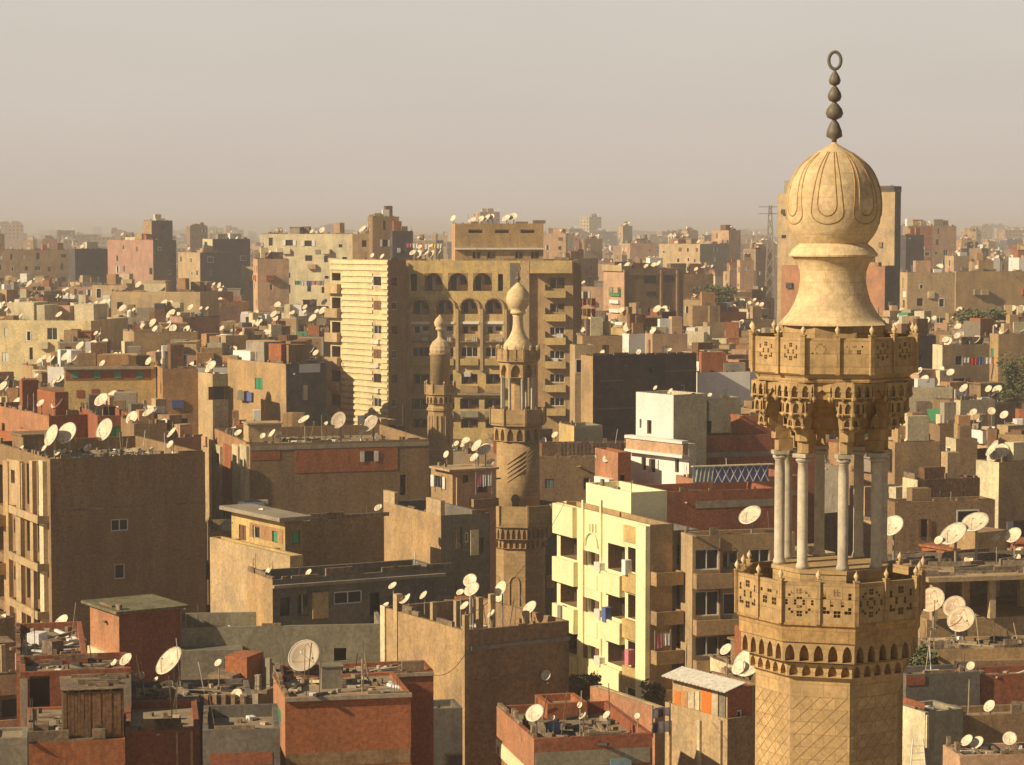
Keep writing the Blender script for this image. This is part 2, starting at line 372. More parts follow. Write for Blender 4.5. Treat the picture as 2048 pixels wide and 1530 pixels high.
    def balcony(s, face, x0, y0, x1, y1, dep=1.1, m=None, px=True, rail=False):
        a, b, z0, z1 = s.rect(face, x0, y0, x1, y1) if px else (x0, x1, y0, y1)
        mb = MB(); t = .12
        def bx(u0, u1, d0, d1, c, d):
            if face == 'F': mb.box(u0, u1, -d1, -d0, c, d)
            else: mb.box(-d1, -d0, u0, u1, c, d)
        bx(a, b, .003, dep, z0 - .14, z0)
        if rail:
            bx(a, b, dep - .05, dep, z1 - .05, z1); n = max(3, int((b - a) / .25))
            for i in range(n + 1): u = a + (b - a - .03) * i / n; bx(u, u + .03, dep - .04, dep - .01, z0, z1 - .05)
        else:
            bx(a, b, dep - t, dep, z0, z1); bx(a, a + t, .003, dep - t, z0, z1); bx(b - t, b, .003, dep - t, z0, z1)
        mm = m or s.m
        return mb.build('balcony', mt(mm) if mm in C else MATS[mm], s.root)
    def frame(s, faces='FL', m='conc', fl=3.0, bay=4.0, proud=.04, top=True):
        H = s.zt - s.zb
        for f in faces:
            mb = MB(); W = s.W(f); z = H - .25
            lv = []
            while z > 2: lv.append(z); z -= fl
            for i, z in enumerate(lv):
                if i or top:
                    blk = [h for h in s.H[f] if h[2] < z + .25 and h[3] > z]
                    if not blk: s.panelu('', m, f, 0, W, z, z + .24, proud, mb)
            n = max(1, round(W / bay))
            for i in range(n + 1):
                u = min(max(W * i / n - .15, 0), W - .3)
                if not any(h[0] < u + .3 and h[1] > u for h in s.H[f]): s.panelu('', m, f, u, u + .3, 0, H - .26, proud + .003, mb)
            if mb.f: mb.build('concrete_frame', mt(m), s.root)
    def auto(s, face, fl=3.0, per=3.2, p=.7, style=None, rng=None, ww=1.0, wh=1.25, zmin=0, far=False, skiptop=.6):
        r = rng or random; W = s.W(face); H = s.zt - s.zb; n = int(W / per)
        if n < 1: n = 1
        z = H - skiptop - 2.0
        while z > max(zmin, 1):
            for i in range(n):
                if r.random() < p * .85:
                    c = W * (i + .5) / n + r.uniform(-.5, .5); a = r.choice([.5, .8, .9, 1.0, 1.5]) * ww; h = r.choice([.5, .9, 1.0, 1.0, 1.35]) * wh
                    st = style or r.choice(['o', 'o', 'w', 'b', 'o', 'sgreen', 'f', 'sbframe', 'hbframe', 'swframe', 'h' + r.choice(['wframe', 'bframe'])])
                    if far: st = r.choice(['o', 'o', 'wx', 'sbframe', 'f', 'hwframe', 'swframe'])
                    dz_ = r.uniform(-.3, .3); s.winu(face, c - a / 2, c + a / 2, z + dz_, z + dz_ + h, st, .2)
            z -= fl
    def finish(s, mL=None, clutter=1.0, shed=True, rng=None, roof=True):
        r = rng or random.Random(hash(s.short) % 1000 if False else int(s.xc * 7 + s.D))
        H = s.zt - s.zb; W, Dp, ph = s.w, s.d, s.ph; t = .22
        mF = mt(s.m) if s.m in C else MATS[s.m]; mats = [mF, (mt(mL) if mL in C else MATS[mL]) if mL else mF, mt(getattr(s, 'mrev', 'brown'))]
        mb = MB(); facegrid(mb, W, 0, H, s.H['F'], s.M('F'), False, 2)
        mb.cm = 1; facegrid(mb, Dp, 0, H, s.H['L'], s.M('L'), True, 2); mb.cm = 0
        mb.quad((W, 0, 0), (W, Dp, 0), (W, Dp, H), (W, 0, H)); mb.quad((W, Dp, 0), (0, Dp, 0), (0, Dp, H), (W, Dp, H))
        zr = H - ph
        for (x0, y0, x1, y1) in ((0, 0, W, 0), (W, 0, W, Dp), (W, Dp, 0, Dp), (0, Dp, 0, 0)):
            dx, dy = x1 - x0, y1 - y0; l = math.hypot(dx, dy); nx, ny = -dy / l * t, dx / l * t; ex, ey = dx / l * t, dy / l * t
            mb.quad((x0, y0, H), (x1, y1, H), (x1 - ex + nx, y1 - ey + ny, H), (x0 + ex + nx, y0 + ey + ny, H))
            mb.quad((x1 - ex + nx, y1 - ey + ny, zr), (x0 + ex + nx, y0 + ey + ny, zr), (x0 + ex + nx, y0 + ey + ny, H), (x1 - ex + nx, y1 - ey + ny, H))
        mb.build('wall', mats, s.root)
        rb = MB(); rb.quad((t, t, zr), (W - t, t, zr), (W - t, Dp - t, zr), (t, Dp - t, zr)); rb.build('roof', MATS[s.mroof], s.root)
        for (f, a, b, z0, z1, st, dp) in s.wins:
            me, sx, sz = winmesh(b - a, z1 - z0, st, dp)
            if f == 'F': inst('window', me, s.root, (a, 0, z0), 0, (sx, 1, sz))
            else: inst('window', me, s.root, (0, b, z0), -pi / 2, (sx, 1, sz))
        s.rz = zr + s.zb; s.done = True
        for p_ in getattr(s, 'pan', []): s.mkpanel(*p_)
        if clutter and W > 2 and Dp > 2:
            cb = MB(); n = int(min(W * Dp, 140) * .8 * clutter)
            for i in range(n):
                x, y = r.uniform(.5, W - .5), r.uniform(.5, Dp - .5) ** 1.0; a = r.uniform(0, 3); k = r.random()
                m_ = Matrix.Translation((x, y, zr)) @ Matrix.Rotation(a, 4, 'Z'); cb.cm = r.choice([0, 0, 0, 1, 1, 3, 3, 2, 4])
                if k < .62: q = r.uniform(.06, .22); cb.box(-q, q, -q * .7, q * .7, 0, r.uniform(.05, .26), m_)
                elif k < .88: cb.box(-r.uniform(.3, 1.3), r.uniform(.2, 1), -.07, .07, 0.02, .08 + r.uniform(0, .08), m_ @ Matrix.Rotation(R(r.uniform(-9, 9)), 4, 'Y'))
                elif k < .97: cb.bar(m_ @ Vector((0, 0, 0)), m_ @ Vector((r.uniform(-.4, .4), 0, r.uniform(1, 2.4))), .025, 4)
                else: cb.box(-.4, .4, -.3, .3, 0, r.uniform(.3, .7), m_)
            for i in range(int((W + Dp) * .5 * clutter)):       # loose bricks and stubs along the parapet
                cb.cm = 0; e_ = r.random() < W / (W + Dp); x, y = (r.uniform(.2, W - .2), .11) if e_ else (.11, r.uniform(.2, Dp - .2))
                q = r.choice([.08, .15, .25, .5, .8]); cb.box(x - (q if e_ else .08), x + (q if e_ else .08), y - (.08 if e_ else q), y + (.08 if e_ else q), H + .002, H + r.choice([.07, .14, .14, .25, .42]))
                if r.random() < .12:
                    cb.cm = 4
                    for q_ in range(3): cb.bar((x + .1 * q_, y, H), (x + .1 * q_ + r.uniform(-.06, .06), y + r.uniform(-.06, .06), H + r.uniform(.5, 1.1)), .014, 3)
            if cb.f: tag(cb.build('roof_clutter', [MATS['debris'], MATS['paleboard'], MATS['clothwhite'], MATS['greywood'], MATS['blackmetal']], s.root), kind='stuff')
        if shed and W > 5 and Dp > 4 and r.random() < .75:
            sw, sd_, sh = r.uniform(2, 3.4), r.uniform(2, 3), r.uniform(1.2, 2.4) + ph * .3
            x, y = r.uniform(.6, W - sw - .6), r.uniform(Dp * .35, max(Dp * .36, Dp - sd_ - .5))
            sb = MB(); sb.box(x, x + sw, y, y + sd_, zr, zr + sh); sb.box(x - .15, x + sw + .15, y - .15, y + sd_ + .15, zr + sh, zr + sh + .12)
            sb.build('roof_shed', mt(r.choice(['tan', 'brown', 'conc', 'sand', 'red', s.m if s.m in C else 'tan'])), s.root)
        return s
    def dish(s, px, py, size, kind='s', host=None):
        """dish centred at the pixel, standing on this roof just behind the edge it is seen over"""
        best = None
        for i in range(60):
            Y = s.Cy - .5 + i * .35; p = P(px, py, Y); dx, dy = p.x - s.Cx, p.y - s.Cy
            lx, ly = dx * cos(s.phi) + dy * sin(s.phi), -dx * sin(s.phi) + dy * cos(s.phi)
            if .05 <= lx <= s.w - .05 and .05 <= ly <= s.d - .05 and p.z > s.rz + .25:
                best = p; 
                if ly > .5 and lx > .3: break
        if best is None: return None
        diam = size * best.y / F
        return dish(best, diam, s.rz, kind, s, px)
# ------------------------------------------------------------------ satellite dishes
def dishmesh(kind):
    mb = MB(); rings, seg = 5, 22; th = .03; dep = .17 if kind != 's' else .12
    def z(r, o): return dep * (r * r) * 2 - o
    k = 0
    for side, o in ((0, 0), (1, th)):
        base = len(mb.v); mb.v.append((0, 0, z(0, o)))
        for i in range(1, rings + 1):
            r = .5 * i / rings
            for j in range(seg): a = 2 * pi * j / seg; mb.v.append((r * cos(a), r * sin(a) * (1 if kind != 's' else 1.06), z(r * 2, o) / 2))
        for j in range(seg):
            q = (j + 1) % seg; f = (base, base + 1 + j, base + 1 + q); mb.f.append(f if side == 0 else f[::-1]); mb.mi.append(side)
            for i in range(rings - 1):
                f = (base + 1 + i * seg + j, base + 1 + (i + 1) * seg + j, base + 1 + (i + 1) * seg + q, base + 1 + i * seg + q)
                mb.f.append(f if side == 0 else f[::-1]); mb.mi.append(side)
        if side == 0: b0 = base + 1 + (rings - 1) * seg
        else:
            b1 = base + 1 + (rings - 1) * seg
            for j in range(seg): q = (j + 1) % seg; mb.f.append((b0 + j, b1 + j, b1 + q, b0 + q)); mb.mi.append(0)
    # rolled rim
    n = len(mb.v)
    for j in range(seg):
        a = 2 * pi * j / seg
        for (dr, dz) in ((.0, .012), (.026, 0), (0, -.012)): 
            mb.v.append(((.5 + dr) * cos(a), (.5 + dr) * sin(a) * (1 if kind != 's' else 1.06), z(1, 0) / 2 + dz))
    for j in range(seg):
        q = (j + 1) % seg
        for i in range(2): mb.f.append((n + j * 3 + i, n + q * 3 + i, n + q * 3 + i + 1, n + j * 3 + i + 1)); mb.mi.append(2)
    return mb.mesh('reflector', [MATS[{'s': 'dish', 'b': 'dishbeige', 'n': 'dishnet'}[kind]], MATS['dishback'], MATS['rim']], smooth=True)
DM = {k: dishmesh(k) for k in 'sbn'}
def feedmesh(kind):
    mb = MB()
    if kind == 's':
        mb.bar((0, -.5, .05), (0, -.12, .42), .012, 5)
    else:
        for a in (90, 210, 330): mb.bar((.46 * cos(R(a)), .46 * sin(R(a)), .1), (.02 * cos(R(a)), .02 * sin(R(a)), .40), .008, 5)
    return mb.mesh('feed_arm', MATS['steel'])
def lnbmesh(kind):
    mb = MB(); c = Vector((0, -.12, .42)) if kind == 's' else Vector((0, 0, .42)); mb.bar(c, c + Vector((0, .03, -.08)), .035, 8, .025); return mb.mesh('receiver', MATS['acunit'])
FM = {k: feedmesh(k) for k in 'sb'}; LM = {k: lnbmesh(k) for k in 'sb'}; FM['n'] = FM['b']; LM['n'] = LM['b']
pm = MB(); pm.bar((0, 0, 0), (0, 0, 1), .05, 8); POLE = pm.mesh('pole', MATS['steel'])
bm_ = MB(); bm_.box(-.28, .28, -.035, .035, 0, .06); bm_.box(-.035, .035, -.28, .28, 0, .055); FOOT = bm_.mesh('foot', MATS['steel'])
rd_ = random.Random(5)
def dish(p, diam, zr, kind='s', host=None, px=0, az=None, el=None, parts=True):
    az = rd_.gauss(42, 11) if az is None else az; el = rd_.gauss(40, 7) if el is None else el
    n = Vector((-sin(R(az)) * cos(R(el)), -cos(R(az)) * cos(R(el)), sin(R(el))))
    q = n.to_track_quat('Z', 'Y')
    up = Matrix.Rotation(0, 3, 'X')
    z = max(p.z - zr, .15); back = n * (-.1 * diam)
    root = empty('satellite_dish', (p.x + back.x, p.y + back.y, zr))
    ps = max(.6, min(1.6, diam)); 
    inst('pole', POLE, root, (0, 0, 0), 0, (ps, ps, z - .05 * diam if z > .3 else z))
    d = inst('reflector', DM[kind], root, (-back.x, -back.y, p.z - zr)); d.rotation_mode = 'QUATERNION'; d.rotation_quaternion = q; d.scale = (diam,) * 3
    if parts:
        for nm, me in (('feed_arm', FM[kind]), ('receiver', LM[kind])):
            o = inst(nm, me, d if nm == 'feed_arm' else d)
        inst('foot', FOOT, root, (0, 0, 0), R(20), (1, 1, 1))
    DISH.append((root, host, px, diam, kind)); return root
def merge(sub, main):
    rel = main.root.matrix_basis.inverted() @ sub.root.matrix_basis
    for c in [o for o in bpy.data.objects if o.parent == sub.root]:
        m = rel @ c.matrix_basis; c.parent = main.root; c.matrix_basis = m
    bpy.data.objects.remove(sub.root); sub.root = main.root; sub.merged = True
# ------------------------------------------------------------------ ground
gb = MB(); gb.quad((-9000, -400, 0), (9000, -400, 0), (9000, 14000, 0), (-9000, 14000, 0))
tag(gb.build('ground', mat('dustground', (.33,.26,.17), 'ground', var=.3)), kind='structure')

# ------------------------------------------------------------------ minarets
BMP = {
 'rose': ["....##....","..#.##.#..",".#......#.","....##....","#..#..#..#","#..#..#..#","....##....",".#......#.","..#.##.#..","....##...."],
 'dots': ["...##...","#..##..#","#......#","..#..#..","..#..#..","#......#","##.##.##","...##..."],
 'tri': ["...##...","..#..#..",".#....#.","........","#.#..#.#","........"],
 'two': ["........","#..##..#","........",".##..##.",".##..##.","........"],
}
def pierced(mb, p0, p1, z0, z1, th, bmp, marg=.09):
    """stone panel between plan points p0 and p1, pierced with a small tracery pattern"""
    dx, dy = p1[0] - p0[0], p1[1] - p0[1]; L = math.hypot(dx, dy); ex, ey = dx / L, dy / L; nx, ny = -ey, ex   # inward
    hl = []
    if bmp:
        rows = BMP[bmp]; nc, nr = len(rows[0]), len(rows); W_ = L - 2 * marg * L; ch = min(W_ / nc, (z1 - z0) * .70 / nr); cw = ch
        u0 = L / 2 - nc * cw / 2; zt = z1 - (z1 - z0) * .14
        for r_, row in enumerate(rows):
            for c_, ch_ in enumerate(row):
                if ch_ == '#': hl.append((u0 + c_ * cw + .004, u0 + (c_ + 1) * cw - .004, zt - (r_ + 1) * ch + .004, zt - r_ * ch - .004, th))
    Mf = lambda u, z, d: (p0[0] + ex * u + nx * d, p0[1] + ey * u + ny * d, z)
    facegrid(mb, L, z0, z1, hl, Mf, False)
    facegrid(mb, L, z0, z1, [(a, b, c, d, 0) for a, b, c, d, _ in hl], lambda u, z, d: Mf(u, z, th), True)
    mb.quad(Mf(0, z1, 0), Mf(L, z1, 0), Mf(L, z1, th), Mf(0, z1, th))
class Minaret:
    def __init__(s, label, D, ax, ay, zb=0):
        p = P(ax, ay, D); s.D = D; s.s = D / F; s.x = p.x; s.ax = ax
        s.root = tag(empty('minaret', (p.x, D, zb), -math.atan(p.x / D)), label, 'minaret'); s.zb = zb
    def z(s, y, rpx=0):                     # height of a feature whose visible front edge has the plan radius rpx
        return P(s.ax, y, s.D - rpx * s.s * .96).z - s.zb
    def pt(s, r, a): return (r * sin(R(a)), -r * cos(R(a)))
    def lathe(s, name, prof, n=48, rot=0, m='stone', smooth=True, parent=None):
        mb = MB(); mb.lathe([(r * s.s, z) for r, z in prof], n, R(rot)); o = mb.build(name, MATS[m], parent or s.root, smooth=smooth)
        return o
    def balcony(s, r, ytop, ybot, ang0, n, bmps, knob=True, m='stone', post=5, step=2, marg=.09):
        """octagonal parapet: ang0 = angle of one corner; posts at the corners and half way"""
        z1, z0 = s.z(ytop, r), s.z(ybot, r); Rr = r * s.s; k = 0
        par = MB(); pw = post * s.s / 2; posts = []
        for i in range(n):
            a, b = s.pt(Rr, ang0 + 360 / n * i), s.pt(Rr, ang0 + 360 / n * (i + 1))
            for j in range(step):
                t0, t1 = j / step, (j + 1) / step
                q0 = (a[0] + (b[0] - a[0]) * t0, a[1] + (b[1] - a[1]) * t0); q1 = (a[0] + (b[0] - a[0]) * t1, a[1] + (b[1] - a[1]) * t1)
                pierced(par, q0, q1, z0, z1, .12 if s.D < 100 else .15, bmps[k % len(bmps)] if bmps else None, marg); k += 1
                posts.append((q0, ang0 + 360 / n * (i + (j / step))))
        par.build('parapet', MATS[m], s.root)
        pb = MB(); pb.box(-pw, pw, -pw, pw, z0 - .02, z1 + .05)
        pb.box(-pw * 1.25, pw * 1.25, -pw * 1.25, pw * 1.25, z1 + .05, z1 + .09); me = pb.mesh('post', MATS[m])
        kb = MB(); q = pw * 1.1; zz = z1 + .09
        kb.lathe([(q * .5, zz), (q * .45, zz + q * .5), (q * 1.0, zz + q * 1.3), (q * 1.05, zz + q * 1.9), (q * .7, zz + q * 2.6), (q * .25, zz + q * 3.2), (.005, zz + q * 3.9)], 10)
        km = kb.mesh('knob', MATS['stonepale'], smooth=True)
        for (q0, a) in posts:
            o = inst('post', me, s.root, (q0[0], q0[1], 0), R(a))
            if knob: inst('knob', km, o)
        return z0
    def corbels(s, name, r, y0, y1, ang0, n, teeth, dep=.25, m='stone', core=None):
        """one tier of niches: arched frames in front of a recessed core"""
        z1, z0 = s.z(y0, r), s.z(y1, r); Rr = r * s.s; mb = MB()
        for i in range(n):
            a, b = s.pt(Rr, ang0 + 360 / n * i), s.pt(Rr, ang0 + 360 / n * (i + 1))
            dx, dy = b[0] - a[0], b[1] - a[1]; L = math.hypot(dx, dy); ex, ey = dx / L, dy / L; nx, ny = -ey, ex
            Mf = lambda u, z, d, a=a, ex=ex, ey=ey, nx=nx, ny=ny: (a[0] + ex * u + nx * d, a[1] + ey * u + ny * d, z)
            c = L / teeth; h = [(c * (j + .17), c * (j + .83), z0 + (z1 - z0) * .03, z0 + (z1 - z0) * .86, dep, 2, .45) for j in range(teeth)]
            facegrid(mb, L, z0, z1, h, Mf, False)
        o = mb.build(name, MATS[m], s.root)
        mb = MB(); rr = Rr - dep * 1.0; mb.lathe([(rr - .3, z0), (rr, z0), (rr, z1), (rr - .3, z1)], n, R(ang0)); mb.lathe([(rr, z0), (Rr, z0 + .01), (Rr, z0 + .012), (rr, z0 + .03)], n, R(ang0), cap=False)
        mb.build('niche_core', MATS['stoned'], s.root)
        return z0

m1 = Minaret('tall honey-coloured stone minaret with carved onion finial and column pavilion, nearest, rising at the right', 62, 1667, 450)
S = m1.s; Z = m1.z
# shaft and lower gallery
m1.lathe('shaft', [(153, 0), (153, Z(1362, 150)), (158, Z(1356, 155))], 8, -75, 'stone', False)
r = MB()       # raised lozenge strapwork on the lower shaft faces
for i in range(8):
    a0 = -75 + 45 * i; am = a0 + 22.5; ap = 153 * S * cos(R(22.5)); ex, ey = cos(R(am)), sin(R(am)); ox, oy = m1.pt(ap + .006, am)
    hw = 153 * S * sin(R(22.5)) * .92; zt = Z(1395, 150)
    def q(u, z): return (ox + ex * u, oy + ey * u, z)
    zb_ = zt - 4.2; step = hw * .5
    for sg in (-1, 1):
        for q_ in range(-3, 14):
            z0 = zt - q_ * step; u0, u1 = -hw * sg, hw * sg; z1 = z0 - 2 * hw
            pts_ = [(t_, u0 + (u1 - u0) * t_, z0 + (z1 - z0) * t_) for t_ in [k_ / 12 for k_ in range(13)]]; pts_ = [p_ for p_ in pts_ if zb_ <= p_[2] <= zt]
            if len(pts_) > 1: r.bar(q(pts_[0][1], pts_[0][2]), q(pts_[-1][1], pts_[-1][2]), .006, 4)
r.build('strapwork', MATS['stone'], m1.root)
m1.corbels('lower_niches', 166, 1330, 1357, -75, 8, 5, .16)
m1.corbels('upper_niches', 183, 1288, 1328, -75, 8, 5, .30)
m1.lathe('cornice', [(160, Z(1289, 183)), (187, Z(1288, 187)), (188, Z(1258, 188)), (194, Z(1254, 193)), (194, Z(1249, 193)), (150, Z(1248, 193))], 8, -75, 'stoned', False)
zfl = m1.balcony(192, 1168, 1250, -75, 8, ['dots', 'two', 'rose', 'dots', 'rose', 'dots', 'rose', 'dots', 'two', 'rose'], post=9)
zp = Z(1141, 112)
m1.lathe('pavilion_base', [(119, zfl), (119, zp - .1), (122, zp - .1), (122, zp), (10, zp)], 8, -75, 'stone', False)
zc = Z(927, 105)
cb = MB(); cb.lathe([(13 * S, zp), (13 * S, zp + .08), (10.5 * S, zp + .16), (10.5 * S, zc - .3), (9.5 * S, zc - .02), (12 * S, zc)], 16); cme = cb.mesh('column', MATS['marble'], smooth=True)
cb = MB(); cb.lathe([(10 * S, zc), (14 * S, zc + .04), (15 * S, zc + .08), (12 * S, zc + .13), (10 * S, zc + .14)], 16); cb.box(-.2, .2, -.2, .2, zc + .14, zc + .24); cap1 = cb.mesh('capital', MATS['marble'])
zcap = zc + .24
for i in range(8):
    a = -77 + 45 * i; x, y = m1.pt(105 * S, a); o = inst('column', cme, m1.root, (x, y, 0), R(a)); inst('capital', cap1, o)
# flaring arcade: stepped corbelling with keel arches
steps = [(908, 113), (884, 117), (862, 124), (838, 141), (808, 152), (785, 156), (765, 159)]
ar = MB(); dk = MB()
lv = [(zcap, 108)] + [(Z(y, r_), r_) for y, r_ in steps]; ztop = lv[-1][0]; zar = Z(782, 156)
def ahw(z):                                  # arch half width (fraction of the half face) at height z
    t = max(0, (z - zcap) / (zar - zcap))
    if t >= 1: return 0
    return .70 * (1 - t ** 2.6) ** .7
for i in range(8):
    a0 = -75 + 45 * i
    for k in range(len(lv) - 1):
        zA, _ = lv[k]; zB, rB = lv[k + 1]; rr = rB * S; sub = 4
        a, b = m1.pt(rr, a0), m1.pt(rr, a0 + 45); ai, bi = m1.pt(rr - .42, a0), m1.pt(rr - .42, a0 + 45)
        def pt(t, z, inn=False, dz=0, off=0.0):
            A, B_ = (ai, bi) if inn else (a, b); f = (t + 1) / 2; return (A[0] + (B_[0] - A[0]) * f, A[1] + (B_[1] - A[1]) * f, z)
        for j in range(sub):
            z0, z1 = zA + (zB - zA) * j / sub, zA + (zB - zA) * (j + 1) / sub; h0, h1 = ahw(z0), ahw(z1)
            if h0 <= 0: ar.quad(pt(-1, z0), pt(1, z0), pt(1, z1), pt(-1, z1)); ar.quad(pt(1, z0, 1), pt(-1, z0, 1), pt(-1, z1, 1), pt(1, z1, 1)); continue
            for sg in (-1, 1):
                ar.quad(pt(sg, z0), pt(sg * h0, z0), pt(sg * h1, z1), pt(sg, z1)); ar.quad(pt(sg, z0, 1), pt(sg * h0, z0, 1), pt(sg * h1, z1, 1), pt(sg, z1, 1))
                ar.quad(pt(sg * h0, z0), pt(sg * h0, z0, 1), pt(sg * h1, z1, 1), pt(sg * h1, z1))
        # underside of the step
        rp = (lv[k][1] if k else 96) * S; ap, bp = m1.pt(rp - .1, a0), m1.pt(rp - .1, a0 + 45); h = ahw(zA)
        for sg in ((-1, 1) if h > 0 else (0,)):
            def pp(t, A, B_): f = (t + 1) / 2; return (A[0] + (B_[0] - A[0]) * f, A[1] + (B_[1] - A[1]) * f, zA)
            if sg: ar.quad(pp(sg, a, b), pp(sg * h, a, b), pp(sg * h, ap, bp), pp(sg, ap, bp))
            else: ar.quad(pp(-1, a, b), pp(1, a, b), pp(1, ap, bp), pp(-1, ap, bp))
ar.build('arcade', MATS['stone'], m1.root)
# muqarnas lobes hanging round the arcade
ml_ = MB(); rg = random.Random(3)
for k, (y0, y1, rr, segs) in enumerate(((768, 798, 158.5, 6), (803, 830, 152.5, 6), (836, 856, 143.5, 6))):
    zt_, zb_ = Z(y0, rr), Z(y1, rr); Rr = rr * S + .09; zm_ = (zt_ + zb_) / 2
    for i in range(8):
        a0 = -75 + 45 * i; a, b = m1.pt(Rr, a0), m1.pt(Rr, a0 + 45); dx, dy = b[0] - a[0], b[1] - a[1]; L = math.hypot(dx, dy); ex, ey = dx / L, dy / L; nx, ny = -ey, ex; h_ = ahw(zb_ + .05)
        for j in range(segs):
            u0, u1 = L * j / segs, L * (j + 1) / segs; t0, t1 = 2 * u0 / L - 1, 2 * u1 / L - 1
            if h_ > 0 and t1 > -h_ + .02 and t0 < h_ - .02:
                if t0 < -h_ - .08: u1 = L * (1 - h_) / 2
                elif t1 > h_ + .08: u0 = L * (1 + h_) / 2
                else: continue
            Mf = lambda u, z, d, u0=u0: (a[0] + ex * (u0 + u) + nx * d, a[1] + ey * (u0 + u) + ny * d, z)
            w_ = u1 - u0; facegrid(ml_, w_, zb_, zt_, [(w_ * .2, w_ * .8, zb_ + .03, zt_ - .06, .05, 2, .5)], Mf, False)
            for (p_, q_) in (((0, zb_), (w_, zb_)), ((0, zt_), (w_, zt_))): ml_.quad(Mf(p_[0], p_[1], 0), Mf(q_[0], q_[1], 0), Mf(q_[0], q_[1], .1), Mf(p_[0], p_[1], .1))
            for uu in (0, w_):
                ml_.quad(Mf(uu, zb_, 0), Mf(uu, zt_, 0), Mf(uu, zt_, .1), Mf(uu, zb_, .1)); x, y, _ = Mf(uu, 0, .04)
                hd_ = (zt_ - zb_) * .28; ml_.lathe([(.005, zb_ - hd_), (.03, zb_ - hd_ * .75), (.06, zb_ - hd_ * .3), (.055, zb_), (.03, zb_ + .06)], 7, cx=x, cy=y, cap=False)
ml_.build('muqarnas', MATS['stone'], m1.root)
m1.lathe('inner_blocker', [(20, Z(872, 90)), (84, Z(870, 90)), (90, Z(840, 95)), (120, Z(800, 125)), (120, Z(775, 125))], 8, -75, 'stoned', False)  # added drum that blocks the view through, so the arches stay dark
m1.lathe('ceiling', [(20, Z(800, 40)), (150, Z(800, 150)), (150, Z(770, 150)), (20, Z(770, 40))], 8, -75, 'stoned', False)
m1.lathe('upper_cornice', [(120, Z(766, 159)), (162, Z(766, 160)), (164, Z(761, 162)), (160, Z(758, 160)), (163, Z(754, 163)), (169, Z(751, 167)), (169, Z(747, 167)), (100, Z(746, 167))], 8, -64, 'stone', False)
m1.balcony(172, 677, 749, -64, 8, ['dots', 'dots', 'tri', 'two', 'dots', 'dots', 'rose', 'dots'], post=9, marg=.24)
zd = m1.z(652, 104)
m1.lathe('drum', [(106, Z(748, 167)), (106, zd)], 8, -64, 'stone', False)
zz = lambda y: m1.z(y)
m1.lathe('neck', [(111, zd), (110, zz(649)), (99, zz(638)), (87, zz(624)), (75, zz(602)), (68, zz(580)), (65, zz(560)), (66, zz(543)), (71, zz(528)), (79, zz(517)), (84, zz(513))], 56, 0, 'stonepale')
m1.lathe('collar', [(84, zz(513)), (88, zz(512.5)), (88.5, zz(509)), (80, zz(497)), (68, zz(487)), (60, zz(486))], 56, 0, 'stonepale', False)
ball = [(66, 489), (75, 478), (86, 460), (93, 436), (95.5, 412), (93, 385), (85, 358), (70, 333), (43, 310), (26, 299), (12, 291), (5, 286), (3, 282)]
def cr(pts, n=5):
    o = []
    for i in range(len(pts) - 1):
        p0 = pts[max(i - 1, 0)]; p1 = pts[i]; p2 = pts[i + 1]; p3 = pts[min(i + 2, len(pts) - 1)]
        for j in range(n):
            t = j / n; o.append(tuple(.5 * (2 * p1[k] + (p2[k] - p0[k]) * t + (2 * p0[k] - 5 * p1[k] + 4 * p2[k] - p3[k]) * t * t + (-p0[k] + 3 * p1[k] - 3 * p2[k] + p3[k]) * t ** 3) for k in (0, 1)))
    o.append(pts[-1]); return o
bp_ = cr(ball); dome = m1.lathe('dome', [(a, zz(b)) for a, b in bp_], 64, 0, 'stonepale')
def rad(y):
    for (a, b), (c, d) in zip(bp_, bp_[1:]):
        if d <= y <= b: return a + (c - a) * ((b - y) / max(b - d, 1e-6))
    return 20
tb = MB()
for k in range(7):
    c = -8 + 360 / 7 * k
    for hw, yb in ((19.5, 448), (11.5, 432)):
        pts = []
        n = 64
        for i in range(n + 1):
            t = -1 + 2 * i / n; at = abs(t)
            if at < .4: g = t / .4; y = yb - 22 * (1 - math.sqrt(max(0, 1 - g * g))); a = c + hw * g
            else: g = (at - .4) / .6; y = yb - 22 - (yb - 22 - 306) * g; a = c + hw * (1 if t > 0 else -1) * (1 - .35 * g)
            r_ = rad(y) * S - .4 * S; pts.append((r_ * sin(R(a)), -r_ * cos(R(a)), zz(y)))
        tb.tube(pts, 1.5 * S, 8)
tb.build('carved_loops', MATS['stoned'], dome, smooth=True)  # darker stone on the raised loops stands in for shade in grooves
fin = MB(); 
prof = [(5, 284), (5, 279), (16, 273), (15, 262), (9, 247), (4, 240), (6, 239), (14, 235), (17.5, 227), (15, 218), (8, 209), (4, 205), (5, 204), (11, 201), (14, 193), (12, 185), (6, 175), (3, 172), (4, 171), (10, 168), (12, 161), (9, 152), (4, 144), (2.5, 141)]
fin.lathe([(a * S, zz(b)) for a, b in prof], 20); fo = fin.build('finial', MATS['bronze'], m1.root, smooth=True)
rb = MB(); n = 30
for i in range(n):
    a, b = 2 * pi * i / n, 2 * pi * (i + 1) / n; f = lambda a: (12 * S * cos(a), 0, zz(121) + 17 * S * sin(a)); rb.bar(f(a), f(b), 3.3 * S, 8)
rb.build('ring', MATS['bronze'], fo, rz=R(8), smooth=True)

